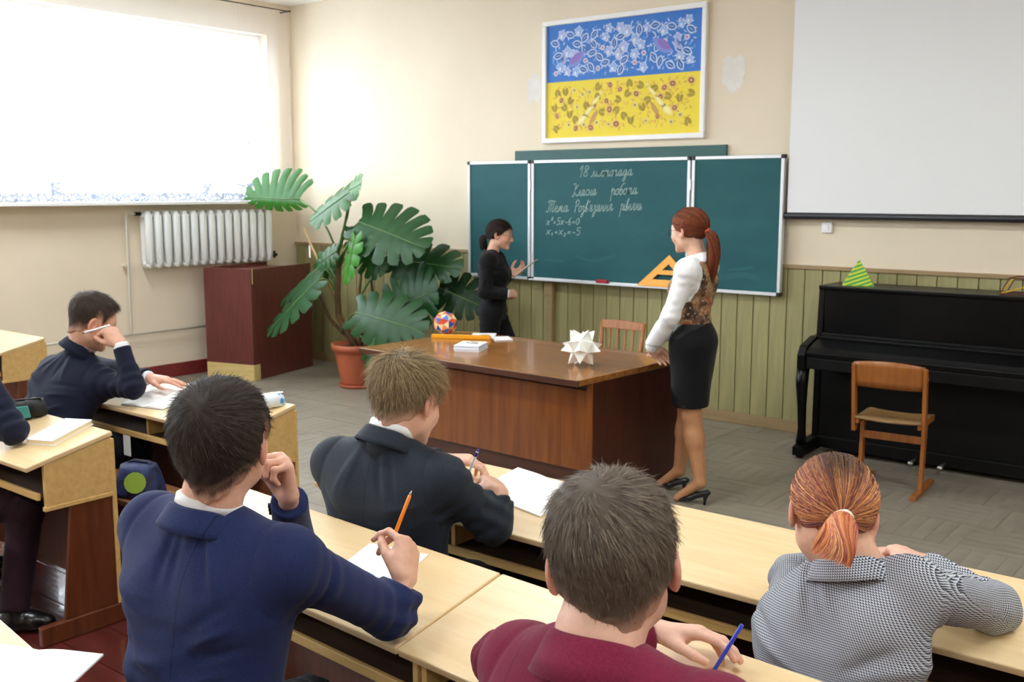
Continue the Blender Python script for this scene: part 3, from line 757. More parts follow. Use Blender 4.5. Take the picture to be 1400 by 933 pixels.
box_part('back_frame', M['piano_matt'], pn, (0, .33, .58), (2 * PL - .04, .02, 1.04))
for x in (-.09, .09):
    MB().tube([(x, -.03, .055), (x, -.10, .05), (x, -.14, .045)], [.008, .012, .018], 8).build('pedal', M['steel'], pn, True)

# ---------------------------------------------------------------- school chair at the piano
ch = thing('school_chair', 'worn orange-brown plywood school chair facing the piano', 'chair', (-1.93, 6.05, 0), math.radians(4))
for s in (-1, 1):
    x = s * .175
    MB().bb(x - .018, x + .018, -.23, .23, 0, .028).build('floor_runner', M['chair_wood'], ch, bevel=.004)
    MB().prism([(-.07, .026), (-.02, .026), (.01, .415), (-.045, .415)], lambda a, b, d: (d, a, b), x - .011, x + .011).build('leg', M['chair_wood'], ch, bevel=.003)
    MB().prism([(-.16, .40), (.17, .40), (.17, .432), (-.16, .432)], lambda a, b, d: (d, a, b), x - .010, x + .010).build('seat_rail', M['chair_wood'], ch, bevel=.003)
    xo = s * .198
    MB().prism([(-.155, .35), (-.105, .35), (-.165, .76), (-.21, .76)], lambda a, b, d: (d, a, b), xo - .011, xo + .011).build('back_upright', M['chair_wood'], ch, bevel=.004)
    MB().tube([(xo - .014 , -.17, .70), (xo + .014, -.17, .70)], .007, 8).build('bolt', M['steel'], ch)
sv = []; sf = []
nxs, nys = 9, 7
for j in range(nys):
    for i in range(nxs):
        u = i / (nxs - 1) * 2 - 1; v = j / (nys - 1) * 2 - 1
        sv.append((u * .185, v * .175 + .005, .446 - .012 * math.cos(u * 1.4) + (.012 * v if v > 0 else .0) - (.02 * v * v if v > .6 else 0)))
sf = [(j * nxs + i, j * nxs + i + 1, (j + 1) * nxs + i + 1, (j + 1) * nxs + i) for j in range(nys - 1) for i in range(nxs - 1)]
o = from_data('seat', sv, sf, M['chair_seat'], ch, True); md = o.modifiers.new('thick', 'SOLIDIFY'); md.thickness = .012; md.offset = -1
sv = []
for j in range(5):
    for i in range(11):
        u = i / 10 * 2 - 1; v = j / 4
        sv.append((u * .2, -.172 - v * .028 - .035 * (1 - u * u), .63 + v * .16 - (.02 * u * u if v > .9 else 0)))
sf = [(j * 11 + i, j * 11 + i + 1, (j + 1) * 11 + i + 1, (j + 1) * 11 + i) for j in range(4) for i in range(10)]
o = from_data('backrest', sv, sf, M['chair_wood'], ch, True); md = o.modifiers.new('thick', 'SOLIDIFY'); md.thickness = .012; md.offset = 0
box_part('crossbar', M['chair_wood'], ch, (0, -.04, .315), (.35, .018, .045))
# teacher's chair behind the table
tc_ = thing('wooden_chair', 'wooden spindle-back chair behind the walnut table', 'chair', (-3.94, 5.98, 0), math.radians(178))
for s in (-1, 1):
    MB().tube([(s * .165, .17, 0), (s * .165, .165, .43)], [.014, .018], 8).build('leg', M['teacher_chair'], tc_, True)
    MB().tube([(s * .165, -.2, 0), (s * .165, -.17, .43), (s * .172, -.19, .62), (s * .18, -.225, .82)], [.015, .018, .017, .014], 8).build('back_post', M['teacher_chair'], tc_, True)
for k in range(4): MB().tube([(-.1 + .067 * k, -.172, .44), (-.1 + .067 * k, -.215, .78)], .007, 6).build('spindle', M['teacher_chair'], tc_, True)
MB().prism([(-.19, .77), (.19, .77), (.185, .825), (.0, .835), (-.185, .825)], lambda a, b, d: (a, d - (b - .77) * .15, b), -.226, -.206).build('top_rail', M['teacher_chair'], tc_, bevel=.004)
box_part('seat', M['teacher_chair'], tc_, (0, 0, .44), (.38, .38, .024), bevel=.008)
box_part('apron', M['teacher_chair'], tc_, (0, .165, .40), (.3, .018, .05))

# ---------------------------------------------------------------- things on the walnut table
ang = math.radians(-2.5)
def star_mesh(R, spike):
    ph = (1 + 5 ** .5) / 2
    V = [Vector(p).normalized() for p in [(-1, ph, 0), (1, ph, 0), (-1, -ph, 0), (1, -ph, 0), (0, -1, ph), (0, 1, ph), (0, -1, -ph), (0, 1, -ph), (ph, 0, -1), (ph, 0, 1), (-ph, 0, -1), (-ph, 0, 1)]]
    F = [(0, 11, 5), (0, 5, 1), (0, 1, 7), (0, 7, 10), (0, 10, 11), (1, 5, 9), (5, 11, 4), (11, 10, 2), (10, 7, 6), (7, 1, 8), (3, 9, 4), (3, 4, 2), (3, 2, 6), (3, 6, 8), (3, 8, 9), (4, 9, 5), (2, 4, 11), (6, 2, 10), (8, 6, 7), (9, 8, 1)]
    return V, F
V, F = star_mesh(1, 1)
v = [p * .076 for p in V]; f = []
for a, b, c in F:
    v.append(((V[a] + V[b] + V[c]) / 3).normalized() * .126); k = len(v) - 1
    f += [(a, b, k), (b, c, k), (c, a, k)]
Rs = Matrix.Rotation(.5, 3, 'Z') @ Matrix.Rotation(.364, 3, 'X')
v = [Rs @ p for p in v]; zmin = min(p.z for p in v)
tag(from_data('star_polyhedron', [(p.x, p.y, p.z - zmin) for p in v], f, M['star'], None, loc=(-3.37, 4.87, TZ + .0005)), 'white paper star polyhedron with many spikes on the walnut table', 'paper star')
# coloured paper ball (icosidodecahedron)
mid_ = {}
def mp_(a, b): return ((V[a] + V[b]) / 2).normalized()
bv, bf, bc = [], [], []
cols = ['#e8622f', '#f4dca6', '#f08a50', '#f6e6c4', '#e04f36', '#f3c27a']
def bface(pts, col):
    k = len(bv)
    for p in pts: bv.append(p * .086); bc.append(lin(col)[:3])
    bf.append(tuple(range(k, k + len(pts))))
for a, b, c in F: bface([mp_(a, b), mp_(b, c), mp_(c, a)], '#2f4f9f' if (a + b) % 3 else '#5b86d8')
for i in range(12):
    nb_ = [x for fc in F if i in fc for x in fc if x != i]; nb_ = list(dict.fromkeys(nb_))
    ax = V[i]; e1 = ax.orthogonal().normalized(); e2 = ax.cross(e1)
    nb_.sort(key=lambda j: math.atan2(V[j].dot(e2), V[j].dot(e1)))
    cen = (sum((mp_(i, j) for j in nb_), Vector()) / 5)
    for q in range(5): bface([cen, mp_(i, nb_[q]), mp_(i, nb_[(q + 1) % 5])], cols[(i * 2 + q) % 6])
zmin = min(p.z for p in bv)
M['vprint'] = mat('coloured_paper', '#ffffff', .55, vcol='col')
tag(from_data('paper_ball', [(p.x, p.y, p.z - zmin) for p in bv], bf, M['vprint'], None, cols=bc, loc=(-4.86, 5.33, TZ + .0005)), 'orange, cream and blue faceted paper ball on the walnut table', 'paper ball')
rl = thing('board_ruler', 'long yellow wooden board ruler lying in front of the paper ball', 'ruler', (-4.66, 5.27, TZ + .0005), math.radians(27))
box_part('ruler_bar', M['yellow_plastic'], rl, (0, 0, .013), (.42, .035, .026), bevel=.003)
box_part('grip', mat('ruler_grip', '#caa04a', .4), rl, (.17, 0, .029), (.06, .03, .006), bevel=.002)
def notebook(name, label, loc, rotz, w=.165, d=.205, n=1, th=.006, mcol='notebook', cat='notebook'):
    t = thing(name, label, cat, loc, rotz)
    for k in range(n):
        rr = random.Random(k + int(loc[0] * 100))
        dx, dy = rr.uniform(-.006, .006), rr.uniform(-.006, .006)
        z = th * k
        box_part('cover', mat(name + '_cover', ['#e4e8ee', '#aebad6', '#dfe6ec', '#8f9cc2'][k % 4], .5), t, (dx, dy, z + .0007), (w, d, .0014), bevel=0)
        box_part('page_block', M[mcol], t, (dx, dy, z + th / 2), (w - .004, d - .004, th - .003), bevel=.0005)
        box_part('cover', mat(name + '_cover', ['#f2f4f6', '#e8ecf2', '#dfe6ec', '#f3f3f3'][k % 4], .5), t, (dx, dy, z + th - .0008), (w, d, .0014), bevel=0)
    return t
def local_xy(p, rz):
    return p
nbs = notebook('notebook_stack', 'low stack of white notebooks near the table front edge', (-4.29, 4.95, TZ + .0005), math.radians(24), .17, .21, 4, .009, cat='notebooks')
pc = tag(MB().tube([(0, 0, .008), (.085, .01, .008)], .007, 8).build('marker', M['steel'], None, True, loc=(-4.33, 4.95, TZ + .037)), 'short grey marker lying on the notebook stack', 'marker')
notebook('notebook', 'white notebook behind the yellow ruler near the standing woman', (-4.62, 5.46, TZ + .0005), math.radians(35), .17, .21, 1, .008)
notebook('notebook', 'small white notebook with a blue edge on the walnut table', (-4.43, 5.43, TZ + .0005), math.radians(50), .12, .17, 1, .007)
tag(MB().tube([(0, 0, 0), (.25, .13, 0)], .006, 6).build('wooden_pointer', M['stick'], None, True, loc=(-4.98, 5.41, TZ + .0065)), 'thin wooden pointer lying behind the paper ball', 'pointer')

# ---------------------------------------------------------------- things on the piano
pyr = bpy.data.materials.new('striped_paper'); pyr.use_nodes = True
nt = pyr.node_tree; L = nt.links.new; b = nt.nodes['Principled BSDF']; b.inputs['Roughness'].default_value = .6
t_ = N(nt, 'ShaderNodeTexCoord'); w_ = N(nt, 'ShaderNodeTexWave'); w_.bands_direction = 'Z'; w_.inputs['Scale'].default_value = 13.0; w_.inputs['Distortion'].default_value = 0
mp2 = N(nt, 'ShaderNodeMapping'); mp2.inputs['Rotation'].default_value = (0, .35, 0)
L(t_.outputs['Object'], mp2.inputs['Vector']); L(mp2.outputs['Vector'], w_.inputs['Vector'])
cr = N(nt, 'ShaderNodeValToRGB'); cr.color_ramp.interpolation = 'CONSTANT'; cr.color_ramp.elements[0].color = lin('#2f9e52'); cr.color_ramp.elements[1].color = lin('#c9d63c'); cr.color_ramp.elements[1].position = .45
L(w_.outputs['Fac'], cr.inputs['Fac']); L(cr.outputs['Color'], b.inputs['Base Color'])
tag(from_data('paper_pyramid', [(-.1, -.1, 0), (.1, -.1, 0), (.1, .1, 0), (-.1, .1, 0), (0, 0, .17)], [(3, 2, 1, 0), (0, 1, 4), (1, 2, 4), (2, 3, 4), (3, 0, 4)], pyr, None, loc=(-2.46, 6.80, 1.1315)), 'green and yellow striped paper pyramid on the piano', 'paper pyramid').rotation_euler = (0, 0, .35)
wm = thing('stick_model', 'geometric stick model of dark red and yellow rods on the piano', 'stick model', (-1.42, 6.78, 1.1315))
M['dkred'] = mat('dark_red_rod', '#5a2420', .5); M['yrod'] = mat('yellow_rod', '#d8b022', .45)
c8 = {'a': (-.13, -.09, .005), 'b': (.13, -.09, .005), 'c': (.13, .09, .005), 'd': (-.13, .09, .005), 'e': (-.09, -.06, .10), 'f': (.16, -.06, .10), 'g': (.16, .1, .10), 'h': (-.09, .1, .10)}
for e in ('ab', 'bc', 'cd', 'da', 'ef', 'fg', 'gh', 'he', 'ae', 'bf', 'cg', 'dh'): MB().tube([c8[e[0]], c8[e[1]]], .004, 6).build('rod', M['dkred'], wm)
for e in ('ag', 'ah'): MB().tube([c8[e[0]], c8[e[1]]], .005, 6).build('diagonal_rod', M['yrod'], wm)

# ---------------------------------------------------------------- potted monstera
PX, PY = -6.80, 6.28
mo = thing('potted_monstera', 'tall monstera with large split leaves in a terracotta pot', 'plant', (PX, PY, 0))
MB().lathe([(.10, .02), (.150, .02), (.158, .05), (.205, .30), (.212, .335), (.235, .34), (.238, .395), (.215, .395), (.205, .35), (.02, .35)], 32).build('pot', M['pot'], mo, True)
MB().lathe([(.05, 0), (.16, 0), (.18, .03), (.165, .032), (.15, .015), (.05, .012)], 32).build('saucer', M['pot'], mo, True)
MB().lathe([(.01, .352), (.1, .37), (.204, .352), (.2, .34), (.01, .34)], 24).build('soil', M['soil'], mo, True)
M['leaf'] = bpy.data.materials.new('monstera_leaf'); M['leaf'].use_nodes = True
nt = M['leaf'].node_tree; L = nt.links.new; b = nt.nodes['Principled BSDF']; b.inputs['Roughness'].default_value = .36; b.inputs['Specular IOR Level'].default_value = .3
at = N(nt, 'ShaderNodeAttribute', attribute_name='col'); L(at.outputs['Color'], b.inputs['Base Color'])
tl = N(nt, 'ShaderNodeBsdfTranslucent'); hs = N(nt, 'ShaderNodeHueSaturation'); L(at.outputs['Color'], hs.inputs['Color']); wm_ = N(nt, 'ShaderNodeMix', data_type='RGBA'); wm_.blend_type = 'MULTIPLY'; wm_.inputs['Factor'].default_value = 1.0; wm_.inputs['B'].default_value = (1.7, 1.9, .6, 1); L(hs.outputs['Color'], wm_.inputs['A']); L(wm_.outputs['Result'], tl.inputs['Color'])
mx = N(nt, 'ShaderNodeMixShader'); mx.inputs[0].default_value = .22; L(b.outputs[0], mx.inputs[1]); L(tl.outputs[0], mx.inputs[2]); L(mx.outputs[0], nt.nodes['Material Output'].inputs['Surface'])
def leaf(base, tip, nrm, width, col='#2c5a34', lobes=7, droop=.25, cup=.15, seed=0, low=1.0):
    """heart-shaped split leaf: curved lobes between the side veins, slits from the margin inwards"""
    r = random.Random(seed); base = Vector(base); tip = Vector(tip); d = tip - base; L_ = d.length; d.normalize()
    n = Vector(nrm); n = (n - d * n.dot(d)).normalized(); s = d.cross(n); H = width / 2
    def pos(x, y, sg):                                  # leaf plane -> space, with droop and cupping
        k = low if s.z * sg < 0 else 1.0
        return base + d * x + s * (sg * y * k) - n * (droop * x * abs(x) / L_ + cup * y * y / H * 1.6)
    def bound(i, q):                                    # side vein i, q from midrib to margin
        f_ = i / lobes; t = (.02 + .86 * f_) * L_; ph = math.radians(158 * (1 - f_ ** 1.05))
        ex, ey = .40 * L_ + .60 * L_ * math.cos(ph), H * math.sin(ph) ** .8 if ph > 0 else 0.0
        cx_, cy_ = t + .30 * (ex - t) + .02 * L_, ey * .62
        return ((1 - q) ** 2 * t + 2 * q * (1 - q) * cx_ + q * q * ex, 2 * q * (1 - q) * cy_ + q * q * ey)
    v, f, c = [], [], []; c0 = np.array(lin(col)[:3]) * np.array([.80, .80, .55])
    for sg in (-1, 1):
        for k in range(lobes):
            k0 = len(v); ns = 9; q0 = r.uniform(.34, .55); ext = r.uniform(.93, 1.04); gm = r.uniform(.12, .2)
            for i in range(ns):
                q = i / (ns - 1); g = gm * max(0.0, (q - q0) / (1 - q0)) ** .7 + (.10 if i == ns - 1 else 0)
                for e in (0, .5, 1):
                    w = g + (1 - 2 * g) * e; qq = q * ext * (1.0 if e == .5 else .985)
                    (xa, ya), (xb, yb) = bound(k, qq), bound(k + 1, qq)
                    p = pos(xa + (xb - xa) * w, ya + (yb - ya) * w, sg) + n * (.006 * math.sin(q * 2.6) * (1 if e == .5 else -.3))
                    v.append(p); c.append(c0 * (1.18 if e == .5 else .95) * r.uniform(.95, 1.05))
            for i in range(ns - 1):
                for e in range(2):
                    a = k0 + i * 3 + e; f.append((a, a + 1, a + 4, a + 3) if sg > 0 else (a, a + 3, a + 4, a + 1))
    rib = [pos(t * L_, 0, 1) + n * .002 for t in np.linspace(0, .96, 6)]
    return v, f, c, rib
def px(zx, zy, dY=0.0):        # from the magnified crop to a point on a plane near the plant
    return Vector(atY(320 + zx / 2.744, 200 + zy / 2.744, PY + dY)) - Vector((PX, PY, 0))
stem_top = px(390, 400, .0); hub = px(390, 480)
MB().tube([(0.0, 0, .34), px(392, 640), px(388, 560), px(392, 470), px(388, 372)], [.03, .03, .028, .026, .02], 10).build('main_stem', M['stem'], mo, True)
MB().tube([(-.02, .02, .34), px(360, 650, .05), px(335, 590, .05), px(310, 540, .0)], [.02, .016, .014, .01], 8).build('side_stem', M['stem'], mo, True)
MB().tube([(.07, -.02, .34), px(470, 620), px(470, 540, .0), px(478, 470)], [.022, .018, .015, .01], 8).build('side_stem', M['stem'], mo, True)
MB().tube([(.1, .05, .34), px(520, 560, .1), px(510, 450, .1)], [.016, .014, .01], 8).build('side_stem', M['stem'], mo, True)
MB().tube([(-.10, .08, .34), px(262, 310, .25)], [.012, .010], 8).build('support_stick', M['stick'], mo, True)
box_part('plant_tag', M['paper'], mo, tuple(px(284, 395, .22)), (.02, .004, .12), bevel=0)
LV = [  # base, tip (crop pixels), depth offsets, normal, width, colour, lobes, droop
 ((250, 200), (40, 190), .0, -.1, (.15, -.95, .3), .66, '#2f6a2a', 8, -.02, (388, 400)),
 ((445, 165), (272, 282), -.05, -.2, (-.3, -.8, .5), .50, '#2d6528', 6, .05, (390, 400)),
 ((468, 285), (712, 370), -.1, -.15, (.1, -.8, .6), .66, '#2f5a3c', 7, .10, (400, 440)),
 ((455, 335), (412, 525), -.2, -.3, (-.3, -.95, .15), .34, '#3f8a2c', 5, .02, (392, 440)),
 ((385, 395), (300, 445), -.1, -.15, (-.2, -.9, .4), .30, '#2c5c30', 5, .1, (390, 470)),
 ((320, 500), (112, 700), -.2, -.4, (-.35, -.8, .5), .50, '#345f45', 7, .03, (388, 560)),
 ((325, 455), (165, 590), -.0, -.1, (-.4, -.7, .6), .42, '#38624c', 6, .03, (390, 560)),
 ((590, 425), (850, 450), .05, .05, (.0, -.85, .5), .46, '#234a2c', 6, .08, (475, 560)),
 ((580, 610), (770, 540), -.1, -.05, (-.1, -.97, .2), .74, '#1f4a2c', 7, .0, (470, 640)),
 ((455, 625), (705, 685), -.3, -.35, (.05, -.85, .5), .58, '#2a5436', 7, .10, (400, 700)),
 ((765, 530), (935, 600), .1, .15, (.05, -.85, .5), .48, '#1c3c26', 6, .12, (520, 640)),
 ((505, 745), (555, 825), -.1, -.15, (.3, -.9, .3), .36, '#2c5c34', 5, .05, (450, 720)),
 ((540, 680), (650, 740), .0, .0, (.1, -.85, .5), .42, '#1f4429', 6, .1, (470, 690)),
 ((470, 390), (565, 470), -.1, -.1, (.1, -.9, .45), .42, '#264f30', 6, .10, (392, 460)),
 ((445, 300), (480, 440), .05, .0, (.3, -.95, .1), .36, '#2b5a34', 6, .05, (392, 400)),
 ((310, 430), (395, 475), .1, .1, (-.3, -.9, .3), .30, '#2b5a34', 5, .1, (388, 520)),
 ((600, 395), (700, 480), .15, .2, (.2, -.9, .4), .42, '#22482c', 6, .1, (475, 560)),
 ((432, 165), (480, 140), -.05, -.1, (.0, -.9, .4), .3, '#3f7d34', 5, .0, (400, 380)),
]
for i, (bp, tp, d0, d1, nn, wd, cl, lb, dr, hb) in enumerate(LV):
    b0 = px(*bp, d0); t0 = px(*tp, d1)
    v, f, c, rib = leaf(b0, t0, nn, wd, cl, lb, dr, .12, i, .35 if i == 0 else .85)
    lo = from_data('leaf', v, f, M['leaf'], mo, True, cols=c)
    MB().tube(rib, [.006, .005, .005, .004, .003, .002], 6).build('midrib', M['petiole'], lo, True)
    h0 = px(*hb)
    mid0 = (h0 + b0) / 2 + Vector((0, 0, .06)) + (b0 - h0).cross(Vector((0, -1, 0))) * .05
    MB().tube([h0, (h0 + mid0) / 2 + Vector((0, 0, .02)), mid0, (mid0 + b0) / 2 + Vector((0, 0, .01)), b0], [.011, .010, .009, .008, .007], 7).build('petiole', M['petiole'], mo, True)

# ---------------------------------------------------------------- things on the student desks
def desk_z(y, yfar, dep=DEP): return ZF - (yfar - y) / dep * (ZF - ZN)
SL_ = math.atan2(ZF - ZN, DEP)
def on_desk(name, label, cat, xy, yfar, rotz, lift=.0015):
    t = thing(name, label, cat, (xy[0], xy[1], desk_z(xy[1], yfar) + lift + .0005))
    t.rotation_euler = (Matrix.Rotation(SL_, 4, 'X') @ Matrix.Rotation(rotz, 4, 'Z')).to_euler()
    return t
def open_book(t, w, d, th, m, cover=None):
    for s in (-1, 1):
        v, f = [], []; n = 9
        for j in range(2):
            for i in range(n):
                q = i / (n - 1); z = th * (math.sin(min(q * 2.2, 1) * math.pi / 2)) * (1 - .55 * q) + .001
                v.append((s * q * w, (-.5 + j) * d, z))
        f = [((i, i + 1, n + i + 1, n + i) if s > 0 else (i, n + i, n + i + 1, i + 1)) for i in range(n - 1)]
        k = len(v); v += [(p[0], p[1], .0005) for p in v[:k]]
        f += [tuple(k + a for a in reversed(q)) for q in f]
        f += [(i, k + i, k + i + 1, i + 1) if s > 0 else (i, i + 1, k + i + 1, k + i) for i in range(n - 1)]
        f += [(n + i, n + i + 1, k + n + i + 1, k + n + i) if s > 0 else (n + i, k + n + i, k + n + i + 1, n + i + 1) for i in range(n - 1)]
        f += [(n - 1, k + n - 1, k + 2 * n - 1, 2 * n - 1) if s > 0 else (n - 1, 2 * n - 1, k + 2 * n - 1, k + n - 1)]
        from_data('page_half', v, f, m, t, True).modifiers.new('e', 'EDGE_SPLIT').split_angle = .6
    if cover: MB().bb(-w - .003, w + .003, -d / 2 - .003, d / 2 + .003, -.0008, .0004).build('cover', cover, t)
ob1 = on_desk('open_notebook', 'open white notebook in front of the boy in charcoal grey jacket', 'notebook', (-1.985, 2.572), 2.685, -.16)
open_book(ob1, .16, .205, .006, M['paper'])
p1 = on_desk('sheet_of_paper', 'white sheet of paper under the hand with the orange pen', 'paper', (-1.88, 1.745), 1.925, .12)
MB().bb(-.1, .1, -.145, .145, 0, .0012).build('sheet', M['paper'], p1)
ob2 = on_desk('open_book', 'open book with dark cover edges in front of the boy with white pen', 'book', (-4.36, 2.73), 2.93, .12)
open_book(ob2, .15, .21, .014, M['paper'], mat('book_cover_dark', '#4b5a4f', .6))
ob3 = on_desk('open_notebook', 'open notebook at the bottom left picture corner', 'notebook', (-1.985, .862), .955, .36, .006)
open_book(ob3, .165, .21, .008, M['paper'])
bk = on_desk('closed_book', 'closed book with cream page edges beside the teal pencil case', 'book', (-3.95, 2.02), 2.13, .25)
box_part('page_block', mat('cream_pages', '#efe3c0', .8), bk, (0, 0, .011), (.145, .205, .018), bevel=.001)
box_part('cover', M['notebook'], bk, (0, 0, .021), (.15, .21, .003), bevel=.001)
box_part('cover', M['notebook'], bk, (0, 0, .0015), (.15, .21, .003), bevel=.001)
def pillow_case(t, L_, w, h, m, zip_m, patch_m=None):
    v, f = [], []; n, k = 13, 12
    for i in range(n):
        q = i / (n - 1); e = (1 - abs(2 * q - 1) ** 6) ** .5 * .8 + .2
        for j in range(k):
            a = 2 * math.pi * j / k
            y = w / 2 * math.copysign(abs(math.cos(a)) ** .75, math.cos(a)) * e; z = h / 2 * (1 + math.copysign(abs(math.sin(a)) ** .75, math.sin(a)) * (1 if math.sin(a) < 0 else e))
            v.append(((q - .5) * L_, y, z + .003 * math.sin(i * 2.1 + j)))
    f = [(i * k + j, i * k + (j + 1) % k, (i + 1) * k + (j + 1) % k, (i + 1) * k + j) for i in range(n - 1) for j in range(k)]
    f += [tuple(range(k - 1, -1, -1)), tuple((n - 1) * k + j for j in range(k))]
    o = from_data('case_body', v, f, m, t, True)
    MB().tube([(-L_ * .45, 0, h * .97), (0, 0, h + .002), (L_ * .45, 0, h * .97)], .004, 6).build('zipper', zip_m, t)
    MB().bb(L_ * .42, L_ * .5, -.006, .006, h * .93, h * .96).build('zip_pull', zip_m, t)
    return o
flo = bpy.data.materials.new('pale_blue_flower_fabric'); flo.use_nodes = True
nt = flo.node_tree; L = nt.links.new; b = nt.nodes['Principled BSDF']; b.inputs['Roughness'].default_value = .6
t_ = N(nt, 'ShaderNodeTexCoord'); vn = N(nt, 'ShaderNodeTexVoronoi'); vn.inputs['Scale'].default_value = 22; nz = N(nt, 'ShaderNodeTexNoise'); nz.inputs['Scale'].default_value = 60
ad = N(nt, 'ShaderNodeMath', operation='MULTIPLY_ADD'); ad.inputs[1].default_value = .5; L(nz.outputs['Fac'], ad.inputs[0]); L(vn.outputs['Distance'], ad.inputs[2]); L(t_.outputs['Object'], vn.inputs['Vector']); L(t_.outputs['Object'], nz.inputs['Vector'])
cr = N(nt, 'ShaderNodeValToRGB'); cr.color_ramp.interpolation = 'CONSTANT'; cr.color_ramp.elements[0].color = lin('#4a9fe0'); cr.color_ramp.elements[1].color = lin('#dfe9f2'); cr.color_ramp.elements[1].position = .58
L(ad.outputs[0], cr.inputs['Fac']); L(cr.outputs['Color'], b.inputs['Base Color'])
pc1 = on_desk('pencil_case', 'pale blue and white flowered pencil case on the desk corner', 'pencil case', (-3.70, 2.83), 2.93, .85)
pillow_case(pc1, .21, .075, .065, flo, M['white_frame'])
pc2 = on_desk('pencil_case', 'black and teal pencil case on the left desk', 'pencil case', (-4.33, 2.06), 2.13, .67)
o = pillow_case(pc2, .21, .09, .08, mat('black_nylon', '#17171b', .6, var=.3, scale=30), M['dark_metal'])
MB().box((-.01, -.047, .04), (.13, .006, .055)).build('teal_patch', mat('teal_fabric', '#4fa9a6', .6, var=.1), pc2, bevel=.003)
tgx = tag(MB().bb(-.03, .03, -.0008, .0008, -.10, 0).build('paper_label', M['paper'], None, loc=(-4.48, 2.618, .58)), 'white paper label hanging from the shelf of the book desk', 'label')
bag = thing('school_bag', 'dark blue bag with a lime green patch on the bench', 'bag', (-3.92, 2.34, .4605), .3)
v, f = [], []
for i in range(9):
    q = i / 8; hw = .10 * (1 - .25 * q); hd = .09 * (1 - .45 * q * q)
    for j in range(14):
        a = 2 * math.pi * j / 14
        v.append((hw * math.copysign(abs(math.cos(a)) ** .6, math.cos(a)), hd * math.copysign(abs(math.sin(a)) ** .6, math.sin(a)), .002 + .13 * q))
f = [(i * 14 + j, i * 14 + (j + 1) % 14, (i + 1) * 14 + (j + 1) % 14, (i + 1) * 14 + j) for i in range(8) for j in range(14)] + [tuple(range(13, -1, -1)), tuple(8 * 14 + j for j in range(14))]
from_data('bag_body', v, f, mat('blue_bag_fabric', '#2b3a70', .6, col2='#12162a', scale=22), bag, True)
MB().lathe([(.001, 0), (.045, 0), (.045, .006), (.001, .006)], 14).build('green_patch', mat('lime_patch', '#8fae3c', .6), bag, loc=(.05, -.083, .075)).rotation_euler = (1.4, 0, .5)
MB().tube([(-.06, 0, .128), (-.04, .02, .138), (.04, .02, .138), (.06, 0, .128)], .008, 6).build('handle', mat('bag_strap', '#1a2038', .7), bag, True)
# ---------------------------------------------------------------- figure engine: distance fields meshed with surface nets
V3 = lambda *a: np.array(a, np.float64)
def unit(v): v = np.asarray(v, float); return v / (np.linalg.norm(v) + 1e-12)
def smin(a, b, k):
    if k <= 0: return np.minimum(a, b)
    h = np.maximum(k - np.abs(a - b), 0) / k
    return np.minimum(a, b) - h * h * k * .25
def smax(a, b, k): return -smin(-a, -b, k)
def d_cone(P, a, b, ra, rb, flat=None, ratio=1.0):
    ba = b - a; t = np.clip(((P - a) @ ba) / (ba @ ba + 1e-12), 0, 1)
    q = P - a - t[..., None] * ba
    if flat is not None: q = q + ((q @ flat) * (1 / ratio - 1))[..., None] * flat
    return (np.sqrt((q * q).sum(-1)) - (ra + (rb - ra) * t)) * (1.0 if flat is None else .5 + .5 * ratio)
def d_ell(P, c, r, R=None):
    q = P - c
    if R is not None: q = q @ R
    r = np.asarray(r, float); k0 = np.sqrt(((q / r) ** 2).sum(-1)); k1 = np.sqrt(((q / (r * r)) ** 2).sum(-1)) + 1e-9
    return k0 * (k0 - 1) / k1
class Pr:
    """one primitive: distance function with a bounding box"""
    def __init__(s, fn, lo, hi, k=.02, sub=False): s.fn, s.lo, s.hi, s.k, s.sub = fn, np.asarray(lo, float), np.asarray(hi, float), k, sub
def cone(a, b, ra, rb, k=.02, flat=None, ratio=1.0, sub=False):
    a = np.asarray(a, float); b = np.asarray(b, float); r = max(ra, rb)
    return Pr(lambda P: d_cone(P, a, b, ra, rb, flat, ratio), np.minimum(a, b) - r, np.maximum(a, b) + r, k, sub)
def ell(c, r, R=None, k=.02, sub=False):
    c = np.asarray(c, float); m = max(r)
    return Pr(lambda P: d_ell(P, c, r, R), c - m, c + m, k, sub)
def cut(prims, planes, k=.02, kc=.004):
    """union of primitives cut by planes (point, outward normal)"""
    def fn(P):
        d = None
        for p in prims: d = p.fn(P) if d is None else smin(d, p.fn(P), p.k)
        for q, n in planes: d = smax(d, (P - np.asarray(q)) @ unit(n), kc)
        return d
    return Pr(fn, np.min([p.lo for p in prims], 0), np.max([p.hi for p in prims], 0), k)
def surface(prims, h, post=None, clips=()):
    lo = np.min([p.lo for p in prims if not p.sub], 0) - .03; hi = np.max([p.hi for p in prims if not p.sub], 0) + .03
    n = np.ceil((hi - lo) / h).astype(int) + 2
    F = np.full(tuple(n), .5, np.float32)
    ax = [lo[i] + h * np.arange(n[i]) for i in range(3)]
    for p in prims:
        m = p.k + 3 * h
        i0 = np.maximum(np.floor((p.lo - m - lo) / h).astype(int), 0); i1 = np.minimum(np.ceil((p.hi + m - lo) / h).astype(int) + 1, n)
        if (i1 <= i0).any(): continue
        G = np.stack(np.meshgrid(*[ax[i][i0[i]:i1[i]] for i in range(3)], indexing='ij'), -1)
        sl = tuple(slice(i0[i], i1[i]) for i in range(3)); d = p.fn(G)
        F[sl] = smax(F[sl], -d, p.k) if p.sub else smin(F[sl], d, p.k)
    for q, nn in clips:
        G = sum(((ax[i] - q[i]) * unit(nn)[i]).reshape([-1 if j == i else 1 for j in range(3)]) for i in range(3))
        F = smax(F, G, .004)
    if post is not None:
        I = np.argwhere(np.abs(F) < .035)
        P = lo + h * I
        F[I[:, 0], I[:, 1], I[:, 2]] += post(P)
    return nets(F.astype(np.float64), lo, h)
